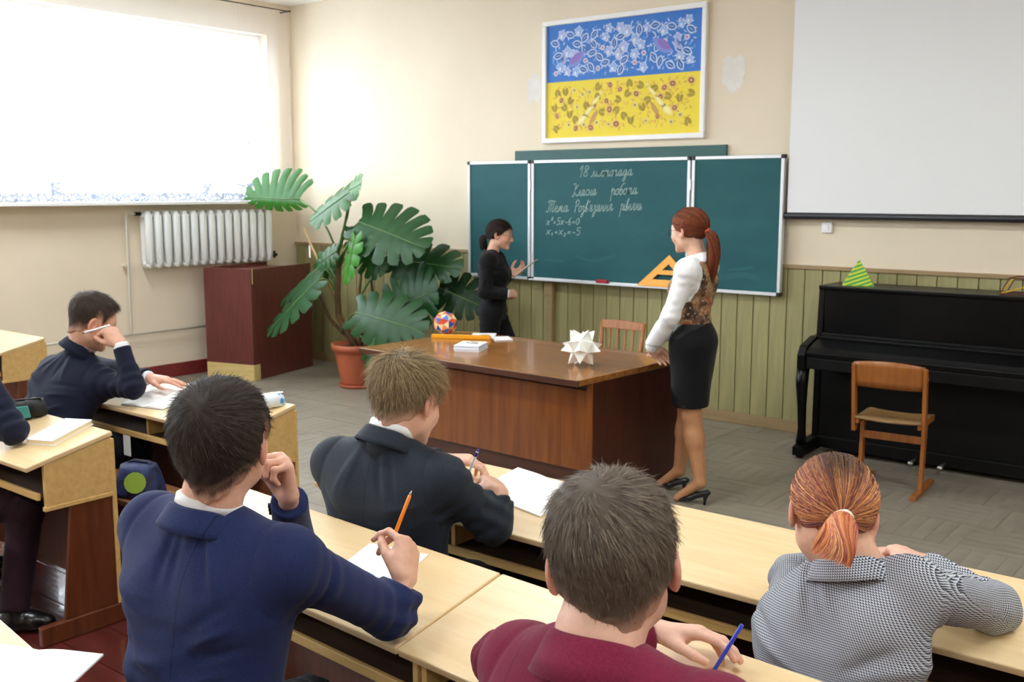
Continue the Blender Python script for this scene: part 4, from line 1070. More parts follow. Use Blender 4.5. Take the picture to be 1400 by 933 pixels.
def nets(F, lo, h):
    S = F < 0
    for a in range(3):
        ix = [slice(None)] * 3
        for e in (0, -1): ix[a] = e; S[tuple(ix)] = False; F[tuple(ix)] = np.abs(F[tuple(ix)]) + 1e-4
    c = sum(S[i:S.shape[0] - 1 + i, j:S.shape[1] - 1 + j, k:S.shape[2] - 1 + k].astype(np.int8) for i in (0, 1) for j in (0, 1) for k in (0, 1))
    act = (c > 0) & (c < 8); I = np.argwhere(act); idx = np.full(act.shape, -1, np.int64); idx[act] = np.arange(len(I))
    acc = np.zeros((len(I), 3)); cnt = np.zeros(len(I))
    cor = [np.array((i, j, k)) for i in (0, 1) for j in (0, 1) for k in (0, 1)]
    fv = {tuple(q): F[I[:, 0] + q[0], I[:, 1] + q[1], I[:, 2] + q[2]] for q in cor}
    for a in cor:
        for b in cor:
            if (b - a).sum() == 1 and (b - a).min() >= 0:
                fa, fb = fv[tuple(a)], fv[tuple(b)]; m = (fa < 0) != (fb < 0); t = fa[m] / (fa[m] - fb[m])
                acc[m] += a + (b - a) * t[:, None]; cnt[m] += 1
    Vt = lo + h * (I + acc / np.maximum(cnt, 1)[:, None])
    Q = []
    for a in range(3):
        b, cc = (a + 1) % 3, (a + 2) % 3
        A = np.moveaxis(S, (a, b, cc), (0, 1, 2)); D = np.moveaxis(idx, (a, b, cc), (0, 1, 2))
        e = np.argwhere(A[:-1, 1:-1, 1:-1] != A[1:, 1:-1, 1:-1]); i, j, k = e[:, 0], e[:, 1] + 1, e[:, 2] + 1
        q = np.stack([D[i, j - 1, k - 1], D[i, j, k - 1], D[i, j, k], D[i, j - 1, k]], 1)
        fl = ~A[i, j, k]; q[fl] = q[fl][:, ::-1]; Q.append(q)
    Q = np.concatenate(Q); Q = Q[(Q >= 0).all(1)]
    return Vt, Q
def join(parts):
    v, f, k = [], [], 0
    for a, b in parts: v.append(a); f.append(b + k); k += len(a)
    return np.concatenate(v), np.concatenate(f)

def frame(az=0.0, nod=0.0, roll=0.0):
    """columns right, forward, up; az 0 looks along +Y, positive turns to -X"""
    M_ = Matrix.Rotation(math.radians(az), 3, 'Z') @ Matrix.Rotation(-math.radians(nod), 3, 'X') @ Matrix.Rotation(math.radians(roll), 3, 'Y')
    return np.array(M_)
# ---------- head (local: x right, y forward, z up; origin in the middle of the cranium)
def head_d(P, fem=0.0, ears=True):
    x = np.abs(P[..., 0]); Q = np.stack([x, P[..., 1], P[..., 2]], -1)
    d = d_ell(Q, V3(0, -.014, .028), (.077, .098, .084))
    d = smin(d, d_ell(Q, V3(0, .03, -.022), (.064, .062, .085)), .04)
    d = smin(d, d_cone(Q, V3(.034, .015, -.062), V3(.012, .070, -.100), .034, .020 - .003 * fem), .03)
    d = smin(d, d_cone(Q, V3(.0, .05, .034), V3(.030, .070, .022), .018, .014), .02)
    d = smin(d, d_ell(Q, V3(.040, .058, -.032), (.024, .026, .026)), .025)
    d = smax(d, -d_ell(Q, V3(.031, .103, .001), (.019, .020, .013)), .012)
    d = smin(d, d_ell(Q, V3(.031, .0775, .0), (.014, .014, .0115)), .006)
    d = smin(d, d_cone(Q, V3(0, .088, .008), V3(0, .106, -.036), .0075, .0115), .012)
    d = smin(d, d_ell(Q, V3(.011, .098, -.040), (.0085, .011, .0075)), .008)
    d = smin(d, d_cone(Q, V3(0, .088, -.0645), V3(.018, .080, -.066), .0075, .004), .008)
    d = smin(d, d_cone(Q, V3(0, .086, -.0745), V3(.015, .079, -.073), .0085, .005), .006)
    if ears:
        ca, sa = math.cos(.35), math.sin(.35)
        E_ = Q - V3(.079, -.010, -.010); E2 = np.stack([E_[..., 0] * ca + E_[..., 1] * sa, -E_[..., 0] * sa + E_[..., 1] * ca, E_[..., 2]], -1)
        e = d_ell(E2, V3(.004, 0, 0), (.009, .021, .034))
        e = smax(e, -d_ell(E2, V3(.012, .004, .004), (.008, .011, .020)), .006)
        d = smin(d, e, .007)
    return d
def hairline(y, x, low=-.072, style='boy'):
    """height above which hair grows, as a function of the fore-aft position"""
    ys = np.array([-.14, -.085, -.045, -.022, -.006, .018, .030, .046, .070, .10, .13])
    if style == 'boy': zs = np.array([low - .01, low, low + .015, -.035, .028, .012, -.022, .035, .062, .072, .075])
    else: zs = np.array([low - .01, low, low + .01, -.035, -.005, .0, .004, .03, .060, .070, .075])
    return np.interp(y, ys, zs) + .022 * np.clip((np.abs(x) - .012) / .05, 0, 1) ** 1.4 * np.clip((-.03 - y) / .03, 0, 1)
def strand_mesh(paths, widths, nrm, cols, rng):
    """paths (n, m, 3), ribbons whose flat side faces the normals"""
    n, m, _ = paths.shape
    t = np.gradient(paths, axis=1); t /= np.linalg.norm(t, axis=2, keepdims=True) + 1e-9
    s = np.cross(t, nrm[:, None, :]); s /= np.linalg.norm(s, axis=2, keepdims=True) + 1e-9
    tw = rng.uniform(-.7, .7, (n, 1, 1)); s = s * np.cos(tw) + np.cross(t, s) * np.sin(tw)
    prof = np.linspace(1, .18, m)[None, :, None] * widths[:, None, None] / 2
    v = np.stack([paths - s * prof, paths + s * prof], 2).reshape(-1, 3)
    base = (np.arange(n)[:, None] * m + np.arange(m - 1)[None, :]).ravel() * 2
    f = np.stack([base, base + 1, base + 3, base + 2], 1)
    c = np.repeat(np.repeat(cols[:, None, :], m, 1).reshape(-1, 3), 2, 0)
    return v, f, c
def tri_sample(v, f, n, rng, wfn=None):
    a, b, c, d = v[f[:, 0]], v[f[:, 1]], v[f[:, 2]], v[f[:, 3]]
    nn = np.cross(c - a, d - b); ar = np.linalg.norm(nn, axis=1); nn = nn / (ar[:, None] + 1e-12)
    w = ar.copy()
    if wfn is not None: w = w * wfn((a + c) / 2, nn)
    i = rng.choice(len(f), n, p=w / w.sum()); u, t = rng.random((n, 1)), rng.random((n, 1))
    p = a[i] * (1 - u) * (1 - t) + b[i] * u * (1 - t) + c[i] * u * t + d[i] * (1 - u) * t
    return p, nn[i]
def rgb(h): return np.array(lin(h)[:3])
# ---------- hands
def hand(w, u, n, side, curls, thumb=(.75, .65, .35), splay=.10, sc=1.0):
    """w wrist, u along the hand, n way the palm faces, side +1 right / -1 left; returns primitives and fingertip points"""
    w = np.asarray(w, float); u = unit(u); n = np.asarray(n, float); n = unit(n - u * (n @ u)); s = np.cross(u, n) * side
    pr = []; tips = []
    off = (.030, .010, -.011, -.030); kn = (.092, .096, .090, .080); rad = (.0098, .0102, .0096, .0084)
    seg = ((.043, .026, .021), (.047, .030, .022), (.043, .028, .022), (.034, .021, .020))
    for i in range(4):
        k = w + sc * (u * kn[i] + s * off[i] - n * .004 * (i in (1, 2)))
        pr.append(cone(w + sc * (s * off[i] * .62 + u * .012), k, .0165 * sc, .0128 * sc, .014 * sc))
        a = k; th = 0.0; du = unit(u + s * splay * (1.2 - .8 * i)); sw = s
        for j in range(3):
            th += math.radians(curls[i][j]); d = du * math.cos(th) + n * math.sin(th)
            b = a + d * seg[i][j] * sc
            pr.append(cone(a, b, rad[i] * sc * (1 - .09 * j), rad[i] * sc * (.93 - .10 * j), .004 * sc)); a = b
        tips.append(a)
    pr.append(ell(w + sc * (u * .05 + s * .018 + n * .010), (.024 * sc, .024 * sc, .020 * sc), None, .015))
    tb = w + sc * (u * .022 + s * .024 + n * .008); d1 = unit(u * thumb[0] + s * thumb[1] + n * thumb[2]); a1 = tb + d1 * .046 * sc
    d2 = unit(d1 + u * .35 - s * .25 + n * .15); a2 = a1 + d2 * .034 * sc; d3 = unit(d2 + u * .2 - s * .35 + n * .1); a3 = a2 + d3 * .026 * sc
    pr += [cone(tb, a1, .0165 * sc, .0125 * sc, .014), cone(a1, a2, .0118 * sc, .0105 * sc, .004), cone(a2, a3, .0105 * sc, .0085 * sc, .004)]
    return pr, tips, a3
GRIP = ((48, 45, 20), (62, 55, 30), (72, 65, 35), (78, 65, 35)); FLAT = ((6, 10, 6), (5, 10, 6), (6, 10, 6), (8, 12, 8))
LOOSE = ((25, 30, 18), (32, 36, 20), (38, 40, 22), (42, 42, 22)); FIST = ((70, 85, 45), (75, 88, 45), (78, 88, 45), (80, 85, 45))
# ---------- materials for figures
def skin_material():
    m = mat('skin', '#dba284', .48, spec=.4, vcol='col', var=.10, scale=60)
    b = m.node_tree.nodes['Principled BSDF']; b.inputs['Subsurface Weight'].default_value = .08; b.inputs['Subsurface Radius'].default_value = (.012, .005, .003); b.inputs['Subsurface Scale'].default_value = 1.0
    return m
M['skin'] = skin_material()
M['hair'] = mat('hair', '#3a2c22', .62, spec=.25, vcol='col')
M['eye_white'] = mat('eye', '#f2efe9', .25, vcol='col')
M['shirt'] = mat('white_shirt_cotton', '#eef0f2', .75, var=.04, scale=30)
M['blouse'] = mat('white_blouse', '#f1f1f3', .7, var=.04, scale=20)
M['leather'] = mat('black_faux_leather', '#15161a', .32, bump=.05, bscale=60)
M['black_shoe'] = mat('black_leather', '#101012', .3, coat=.2)
def cloth(name, col, col2=None, rough=.85, weave=260, sheen=.06, var=.15, seam=True):
    m = mat(name, col, rough, col2=col2, var=var, scale=weave, bump=.06, sheen=sheen, spec=.2)
    if seam:                                            # stitched seam down the middle of the back and along the sleeves
        nt = m.node_tree; L = nt.links.new; b = nt.nodes['Principled BSDF']; src = b.inputs['Base Color'].links[0].from_socket
        a = N(nt, 'ShaderNodeAttribute', attribute_name='cloth_uv'); sx = N(nt, 'ShaderNodeSeparateXYZ'); L(a.outputs['Vector'], sx.inputs[0])
        ab = N(nt, 'ShaderNodeMath', operation='ABSOLUTE'); L(sx.outputs[0], ab.inputs[0]); lt = N(nt, 'ShaderNodeMath', operation='LESS_THAN'); lt.inputs[1].default_value = .0011; L(ab.outputs[0], lt.inputs[0])
        ln = N(nt, 'ShaderNodeMath', operation='COMPARE'); ln.inputs[1].default_value = 0.0; ln.inputs[2].default_value = 1e-6; L(sx.outputs[2], ln.inputs[0])
        iv = N(nt, 'ShaderNodeMath', operation='SUBTRACT'); iv.inputs[0].default_value = 1.0; L(ln.outputs[0], iv.inputs[1]); ml = N(nt, 'ShaderNodeMath', operation='MULTIPLY'); L(lt.outputs[0], ml.inputs[0]); L(iv.outputs[0], ml.inputs[1])
        mx = N(nt, 'ShaderNodeMix', data_type='RGBA'); mx.inputs['B'].default_value = tuple(v * .45 for v in lin(col)[:3]) + (1,); L(ml.outputs[0], mx.inputs['Factor']); L(src, mx.inputs['A']); L(mx.outputs['Result'], b.inputs['Base Color'])
    return m
# ---------- clothing folds
def make_folds(torso, arms, seed=0, amp=1.0, extra=()):
    """displacement on a garment: rings at the bent elbows, soft drag lines on the back, a little noise"""
    rng = np.random.default_rng(seed)
    waves = [(rng.normal(size=3) * rng.uniform(9, 22), rng.uniform(0, 6.28), rng.uniform(.0006, .0016)) for _ in range(9)]
    def post(P):
        d = np.zeros(len(P))
        for k, ph, a in waves: d += a * amp * np.sin(P @ k + ph)
        for (s, e, w, ph) in arms:
            for (a, b, t0, sg) in ((s, e, 1.0, .10), (e, w, 0.0, .09), (s, e, .18, .05)):
                ba = b - a; L_ = np.linalg.norm(ba); t = ((P - a) @ ba) / (L_ * L_); q = P - a - t[:, None] * ba; r = np.linalg.norm(q, axis=1)
                ax1 = unit(np.cross(ba, V3(.3, .2, 1))); ang_ = np.arctan2(q @ ax1, q @ np.cross(unit(ba), ax1))
                wgt = np.exp(-((t - t0) * L_ / sg) ** 2) * (r < .11) * np.clip(1.3 - np.abs(t - .5) * 1.2, 0, 1)
                d += .0058 * amp * wgt * np.sin(t * L_ * 125 + 2.2 * np.sin(ang_ + ph) + ph) * (.6 + .4 * np.sin(ang_ * 2 + ph))
        for (s, e, w, ph) in arms:                          # seam where the sleeve is set in
            if torso is None: break
            la = torso[1] * (1 if (s - torso[0]) @ torso[1] > 0 else -1); off = (P - s) @ la + .25 * ((P - s) @ torso[2])
            d += .0028 * np.exp(-((off + .006) / .0075) ** 2) * (np.linalg.norm(P - s, axis=1) < .12)
        if torso is not None:                           # drag lines on the back, in (across, along) coordinates
            c, la, sp_, fw_, lines = torso
            u = (P - c) @ la; w = (P - c) @ sp_; bk = 1 / (1 + np.exp(np.clip(((P - c) @ fw_ + .015) / .02, -30, 30)))
            for (u0, w0, u1, w1, wd, am) in lines:
                bu, bw2 = u1 - u0, w1 - w0; tq = np.clip(((u - u0) * bu + (w - w0) * bw2) / (bu * bu + bw2 * bw2), 0, 1)
                q = np.hypot(u - u0 - tq * bu, w - w0 - tq * bw2); d -= am * bk * np.exp(-(q / wd) ** 2) * np.sin(np.pi * np.clip(tq * .86 + .07, 0, 1))
        for (a, b, w_, am) in extra:
            ba = b - a; t = np.clip(((P - a) @ ba) / (ba @ ba), 0, 1); q = np.linalg.norm(P - a - t[:, None] * ba, axis=1)
            d -= am * np.exp(-(q / w_) ** 2) * np.sin(np.pi * np.clip(t * .9 + .05, 0, 1))
        return d
    return post
def ring_band(c, R, rx, ry, prof, a0, a1, name, m, parent, base, n=40, tilt=0.0, drop=0.0, dropp=2.0):
    """collar: profile (radial offset, height) swept round the neck from angle a0 to a1 (0 = nape), in the frame R"""
    v, f = [], []; k = len(prof)
    for i in range(n):
        a = math.radians(a0 + (a1 - a0) * i / (n - 1)); fr = (1 - math.cos(a)) / 2
        for dr, z in prof:
            x = (rx + dr) * math.sin(a); y = -(ry + dr) * math.cos(a)
            v.append(c + R @ V3(x, y, z - drop * fr ** dropp + tilt * y) - base)
    f = [(i * k + j, i * k + j + 1, (i + 1) * k + j + 1, (i + 1) * k + j) for i in range(n - 1) for j in range(k - 1)]
    V_ = np.array(v); o = from_data(name, V_, f, m, parent, True, uv=np.stack([V_ @ R[:, 0] + .0031, V_ @ R[:, 2], V_ @ R[:, 1]], 1))
    md = o.modifiers.new('thick', 'SOLIDIFY'); md.thickness = .004; md.offset = 0
    return o
# ---------- hair builders (everything in head-local space, then moved by the head frame)
def short_hair(cfg, rng):
    """cropped hair: a scalp cap and thousands of short strands that leave the crown whorl"""
    low = cfg.get('nape', -.072); top, side_ = cfg.get('top', .022), cfg.get('sides', .007)
    whorl = unit(V3(*cfg.get('whorl', (.012, -.075, .075)))); c0 = V3(0, -.014, .028); fluff = cfg.get('fluff', 0.0)
    def thick(P):
        up = np.clip((P[..., 2] - .0) / .10, 0, 1); edge = np.clip((P[..., 2] - hairline(P[..., 1], P[..., 0], low)) / .035, 0.12, 1)
        return (side_ + (top - side_) * up ** 1.3) * edge
    G = [np.arange(-.13, .13, .0045), np.arange(-.16, .15, .0045), np.arange(-.13, .17, .0045)]
    P = np.stack(np.meshgrid(*G, indexing='ij'), -1)
    base = smin(d_ell(P, c0, (.077, .098, .084)), smin(d_ell(P, V3(0, .03, -.022), (.064, .062, .085)), d_cone(P, V3(0, -.022, -.05), V3(0, -.045, -.13), .056, .056), .04), .04)
    d = smax(base - thick(P), (hairline(P[..., 1], P[..., 0], low) - P[..., 2]) * .75, .006)
    d = d + .0016 * np.sin(P[..., 0] * 190 + 3 * np.sin(P[..., 2] * 60)) * np.sin(P[..., 2] * 130 + P[..., 1] * 90)
    cv_, cf_ = nets(d, V3(G[0][0], G[1][0], G[2][0]), .0045)
    root, nn = tri_sample(cv_, cf_, cfg.get('n', 5200), rng, lambda p, q: (((p - c0) * q).sum(1) > .02) * np.clip((p[:, 2] - hairline(p[:, 1], p[:, 0], low)) / .03, .10, 1))
    rad = unit_rows(root - c0); t = rad - whorl; t = t - nn * (t * nn).sum(1)[:, None]; t = unit_rows(t)
    sw = np.cross(nn, t) * cfg.get('swirl', .5); t = unit_rows(t + sw * np.exp(-np.linalg.norm(rad - whorl, axis=1) * 2)[:, None] + rng.normal(size=root.shape) * (.16 + .25 * fluff))
    up = np.clip((root[:, 2] + .02) / .10, 0, 1); edge = np.clip((root[:, 2] - hairline(root[:, 1], root[:, 0], low)) / .04, .15, 1)
    front = np.clip((root[:, 1] - .02) / .07, 0, 1)
    ln = (cfg.get('len_s', .014) + (cfg.get('len_t', .034) - cfg.get('len_s', .014)) * up) * edge * rng.uniform(.7, 1.25, len(root)) * (1 + cfg.get('fringe', 0) * front)
    lift = (cfg.get('lift', .12) + .35 * fluff * rng.random(len(root))) * (.6 + .8 * up)
    m = 5; q = np.linspace(0, 1, m)
    paths = root[:, None] + t[:, None] * (ln[:, None] * q)[..., None] + nn[:, None] * (ln[:, None] * (lift[:, None] * q * 1.2 - ln[:, None] * 5.5 * q * q * .9))[..., None] - nn[:, None] * .002
    paths[..., 2] -= fluff * .3 * (ln[:, None] * q * q)
    cl = np.array([rgb(c) for c in cfg['cols']]); ci = rng.integers(0, len(cl), len(root)); cc_ = cl[ci] * rng.uniform(.84, 1.14, (len(root), 1))
    if 'tipcol' in cfg: k = (up * rng.random(len(root)) * .8)[:, None]; cc_ = cc_ * (1 - k) + rgb(cfg['tipcol']) * k
    sv, sf, sc = strand_mesh(paths, rng.uniform(.0011, .0022, len(root)) * cfg.get('wid', 1.0), nn, cc_, rng)
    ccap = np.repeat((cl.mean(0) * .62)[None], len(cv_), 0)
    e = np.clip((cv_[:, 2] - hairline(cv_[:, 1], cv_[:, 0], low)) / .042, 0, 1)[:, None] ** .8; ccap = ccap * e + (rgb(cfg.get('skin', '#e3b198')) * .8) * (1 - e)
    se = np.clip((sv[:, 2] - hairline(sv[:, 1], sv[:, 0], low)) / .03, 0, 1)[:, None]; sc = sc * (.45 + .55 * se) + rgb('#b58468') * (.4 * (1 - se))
    v, f = join([(cv_, cf_), (sv, sf)]); return v, f, np.concatenate([ccap, sc])
def unit_rows(a): return a / (np.linalg.norm(a, axis=-1, keepdims=True) + 1e-9)
def tied_hair(cfg, rng):
    """hair combed back over the skull to a tie, and a tail of strands below it"""
    c0 = V3(0, -.014, .028); rr = V3(.077, .098, .084) + cfg.get('vol', .012); tie = V3(*cfg['tie']); low = cfg.get('nape', -.06)
    G = [np.arange(-.13, .13, .0045), np.arange(-.17, .15, .0045), np.arange(-.14, .17, .0045)]
    P = np.stack(np.meshgrid(*G, indexing='ij'), -1)
    base = smin(d_ell(P, c0, tuple(rr)), d_cone(P, V3(0, -.04, -.02), tie * .9, .056, .014), .03)
    d = smax(base, (hairline(P[..., 1], P[..., 0], low, 'girl') - P[..., 2]) * .75, .008)
    d = d + .0014 * np.sin(P[..., 0] * 210 + 20 * P[..., 1])
    cv_, cf_ = nets(d, V3(G[0][0], G[1][0], G[2][0]), .0045)
    root, nn = tri_sample(cv_, cf_, cfg.get('n', 4200), rng, lambda p, q: ((p - c0) * q).sum(1) > .02)
    m = 9; q = np.linspace(0, 1, m)[None, :, None]
    a = unit_rows((root - c0) / rr); b = unit_rows(((tie - c0) / rr)[None])
    lon = rng.uniform(.7, 1.03, (len(root), 1, 1))
    dirs = unit_rows(a[:, None] * (1 - q * lon) + b[:, None] * q * lon)
    r0 = np.linalg.norm((root - c0) / rr, axis=1)[:, None, None]; rt = np.linalg.norm((tie - c0) / rr)
    rad = r0 * (1 - q * lon) + (1.0 + (rt - 1.0) * (q * lon) ** 3) * q * lon
    paths = c0 + dirs * rr * (rad + .022 * np.sin(np.pi * q) * rng.uniform(.2, 1.3, (len(root), 1, 1)))
    cl = np.array([rgb(c) for c in cfg['cols']]); k = rng.random(len(root))
    # streaks: neighbouring strands share a colour
    key = (np.sin(root[:, 0] * 95 + 1.3) * .5 + .5) * .6 + k * .4
    if 'root' in cfg: key = np.clip(key, 0, 1)
    cc_ = cl[np.clip((key * len(cl)).astype(int), 0, len(cl) - 1)] * rng.uniform(.8, 1.2, (len(root), 1))
    sv, sf, sc = strand_mesh(paths, rng.uniform(.0018, .0034, len(root)), nn, cc_, rng)
    if 'root' in cfg:                                   # darker crown, dyed lengths
        zf = np.clip((sv[:, 2] - .035) / .05, 0, 1) * np.clip(1.25 - np.abs(sv[:, 0]) / .075, 0, 1); sc = sc * (1 - zf[:, None] * .85) + rgb(cfg['root']) * zf[:, None] * .85
    parts = [(cv_, cf_), (sv, sf)]; cols_ = [np.repeat((cl.mean(0) * .6)[None], len(cv_), 0), sc]
    # tail
    pts = [V3(*p) for p in cfg['tail']]; tl_ = np.array(smooth_line(pts, 5)); nt_ = len(tl_)
    rads = np.interp(np.linspace(0, 1, nt_), np.linspace(0, 1, len(cfg['tail_r'])), cfg['tail_r'])
    nc = int(nt_ * .72); pr = [cone(tl_[i], tl_[i + 1], max(rads[i] * .8 - .002, .004) * (1 - .7 * (i / nc) ** 3), max(rads[i + 1] * .8 - .002, .003) * (1 - .7 * ((i + 1) / nc) ** 3), .01) for i in range(nc)]
    tv, tf = surface(pr, .005); parts.append((tv, tf)); cols_.append(np.repeat((cl.mean(0) * .6)[None], len(tv), 0))
    nn_ = cfg.get('n_tail', 900); a_ = rng.uniform(0, 6.283, nn_); ro = np.sqrt(rng.random(nn_)) * 1.0; ro = .82 + .4 * ro
    tt_ = unit_rows(np.gradient(tl_, axis=0)); e1 = unit_rows(np.cross(tt_, V3(1, .2, .1))); e2 = np.cross(tt_, e1)
    st = rng.uniform(0, .25, nn_); en = rng.uniform(.7, 1.0, nn_); mm = 10
    qq = st[:, None] + (en - st)[:, None] * np.linspace(0, 1, mm)[None]; ii = qq * (nt_ - 1); i0 = np.clip(ii.astype(int), 0, nt_ - 2); fr = (ii - i0)[..., None]
    ce = tl_[i0] * (1 - fr) + tl_[i0 + 1] * fr; rd = np.interp(qq, np.linspace(0, 1, nt_), rads)
    wob = a_[:, None] + .5 * np.sin(qq * 5 + a_[:, None])
    pth = ce + (e1[i0] * np.cos(wob)[..., None] + e2[i0] * np.sin(wob)[..., None]) * (rd * ro[:, None])[..., None]
    outw = unit_rows(pth[:, mm // 2] - ce[:, mm // 2])
    tc = np.array([rgb(c) for c in cfg.get('tail_cols', cfg['cols'])]); kk = (np.sin(a_ * 3) * .5 + .5) * .6 + rng.random(nn_) * .4
    sv, sf, sc = strand_mesh(pth, rng.uniform(.002, .004, nn_), outw, tc[np.clip((kk * len(tc)).astype(int), 0, len(tc) - 1)] * rng.uniform(.8, 1.2, (nn_, 1)), rng)
    parts.append((sv, sf)); cols_.append(sc)
    v, f = join(parts); return v, f, np.concatenate(cols_)
# ---------- a whole person
def person(cfg):
    J = {k: np.asarray(v, float) for k, v in cfg['J'].items()}
    rng = np.random.default_rng(cfg.get('seed', 1)); base = np.array([J['pel'][0], J['pel'][1], 0.0])
    t = thing('person', cfg['label'], 'person', tuple(base))
    H = frame(*cfg['head']); hs = cfg.get('hs', 1.0); Hc = J['head']; fem = cfg.get('fem', 0.0)
    lat = unit(J['shR'] - J['shL']); spine = unit(J['nb'] - J['pel']); fwd = unit(np.cross(spine, lat)) ; fwd = -np.cross(lat, spine); fwd = unit(np.cross(spine, lat))
    toW = lambda v: Hc + (v * hs) @ H.T - base
    sk = rgb(cfg.get('skin', '#e3b198'))
    # head and neck in head space
    nbl = (H.T @ (J['nb'] - Hc)) / hs
    nr = cfg.get('neck_r', .056)
    G = [np.arange(-.115, .115, .0042), np.arange(min(-.13, nbl[1] - .09), .135, .0042), np.arange(nbl[2] - .04, .135, .0042)]
    P = np.stack(np.meshgrid(*G, indexing='ij'), -1)
    d = smin(head_d(P, fem), d_cone(P, V3(0, -.026, -.045), nbl, nr, nr + .006), .025)
    hv, hf = nets(d, V3(G[0][0], G[1][0], G[2][0]), .0042)
    hc = np.repeat(sk[None], len(hv), 0)
    def tint(c, r, col, k):
        q = np.exp(-(((np.abs(hv[:, 0]) - c[0]) ** 2 + (hv[:, 1] - c[1]) ** 2 + (hv[:, 2] - c[2]) ** 2) / (r * r)))[:, None] * k
        hc[:] = hc * (1 - q) + rgb(col) * q
    tint((.085, -.015, -.01), .03, '#d07a66', .6); tint((.045, .07, -.035), .03, '#d98c78', .45); tint((0, .108, -.04), .018, '#d38b78', .4)
    for xx in (0, .008, .016): tint((xx, .088, -.0695), .009, cfg.get('lips', '#b5605a'), .8)
    for xx in (.018, .026, .034, .042): tint((xx, .088 - (xx - .018) * .35, .024), .0065, cfg.get('brow', '#4a372a'), .85)
    hc *= (1 + .05 * np.sin(hv[:, :1] * 70) * np.sin(hv[:, 2:] * 60))
    body = [(toW(hv), hf)]; bc_ = [hc]
    # trunk and limbs under the clothes
    B = {k: v - base for k, v in J.items()}
    g = cfg.get('body_g', .72)
    pr = [cone(B['pel'], B['wst'], .135 * g, .125 * g, .05, fwd, .72), cone(B['wst'], B['ch'], .125 * g, .15 * g, .05, fwd, .7), cone(B['ch'], B['nb'], .14 * g, .05, .05, fwd, .75),
          cone(B['shL'], B['shR'], .05, .05, .04)]
    legr = cfg.get('legr', (.075, .050, .035)); lg = 1.0 if cfg.get('bare_legs') else .8
    for s in 'LR':
        pr += [cone(B['sh' + s], B['el' + s], .042, .034, .02), cone(B['el' + s], B['wr' + s], .034, .024, .02),
               cone(B['hip' + s], B['kn' + s], legr[0] * lg, legr[1] * lg, .03), cone(B['kn' + s], B['kn' + s] * .62 + B['an' + s] * .38, legr[1] * lg, legr[1] * .98 * lg, .02),
               cone(B['kn' + s] * .7 + B['an' + s] * .3, B['an' + s], legr[1] * .95 * lg, legr[2] * lg, .02), cone(B['an' + s], B['toe' + s], legr[2] * .9 * lg, .022, .02)]
    tv, tf = surface(pr, .011 if not cfg.get('bare_legs') else .008); body.append((tv, tf))
    tcol = np.repeat(sk[None], len(tv), 0)
    if cfg.get('bare_legs'): q = (tv[:, 2] < .9)[:, None]; tcol = np.where(q, rgb(cfg['bare_legs'])[None], tcol)
    bc_.append(tcol); tips = {}
    for s, sd in (('L', -1), ('R', 1)):
        u, n, cu, th = cfg['hand' + s][:4]
        kw = cfg['hand' + s][4] if len(cfg['hand' + s]) > 4 else {}
        pr, tp, tt_ = hand(B['wr' + s], u, n, sd, cu, th, sc=cfg.get('hand_sc', 1.0), **kw)
        fa = unit(B['el' + s] - B['wr' + s]); pr.append(cone(B['wr' + s] + fa * .09, B['wr' + s] + unit(u) * .006, .029, .0245, .014, unit(n), .8))
        v, f = surface(pr, .0032); body.append((v, f)); tips[s] = (tp, tt_)
        c = np.repeat(sk[None], len(v), 0)
        for p in list(tp) + [tt_]: q = np.exp(-((v - p) ** 2).sum(1) / .014 ** 2)[:, None] * .35; c = c * (1 - q) + rgb('#d58a76') * q
        bc_.append(c)
    bv_, bf_ = join(body)
    bo = from_data('body', bv_, bf_, M['skin'], t, True, cols=np.concatenate(bc_))
    for sx in (-1, 1):
        n_, k = 10, 8; ev, ec = [], []
        for i in range(n_ + 1):
            a = math.pi * i / n_
            for j in range(k): w = 2 * math.pi * j / k; ev.append((math.sin(a) * math.cos(w), math.cos(a), math.sin(a) * math.sin(w))); ec.append(rgb('#1a1412') if i <= 1 else (rgb(cfg.get('iris', '#4a3a2c')) if i <= 2 else rgb('#efe9e4')))
        ev = np.array(ev) * .0115 + V3(sx * .031, .0815, .0)
        ef = [(i * k + j, i * k + (j + 1) % k, (i + 1) * k + (j + 1) % k, (i + 1) * k + j) for i in range(n_) for j in range(k)]
        from_data('eye', toW(ev), ef, M['eye_white'], t, True, cols=ec)
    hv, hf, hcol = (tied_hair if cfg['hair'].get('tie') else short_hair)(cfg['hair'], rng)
    ho = from_data('hair', toW(hv), hf, M['hair'], t, True, cols=hcol)
    if 'band' in cfg['hair']:
        bc2, br, bm, bn = cfg['hair']['band']; bn = unit(V3(*bn)); e1 = unit(np.cross(bn, V3(1, .1, .2))); e2 = np.cross(bn, e1)
        pth = [V3(*bc2) + (e1 * math.cos(a) + e2 * math.sin(a)) * br + bn * .003 * math.sin(3 * a) for a in np.linspace(0, 6.2, 20)]
        MB().tube([Vector(toW(p[None])[0]) for p in pth], cfg['hair'].get('band_r', .0052), 8).build('hair_band', bm, ho, True)
    # ---- upper garment
    g = cfg.get('bulk', 1.0); ga = cfg.get('arm_bulk', 1.0); fl = cfg.get('flat', .68); dz = V3(0, 0, 1)
    upn = unit(B['nb'] - B['ch'])
    wr_ = .150 if fem else .174
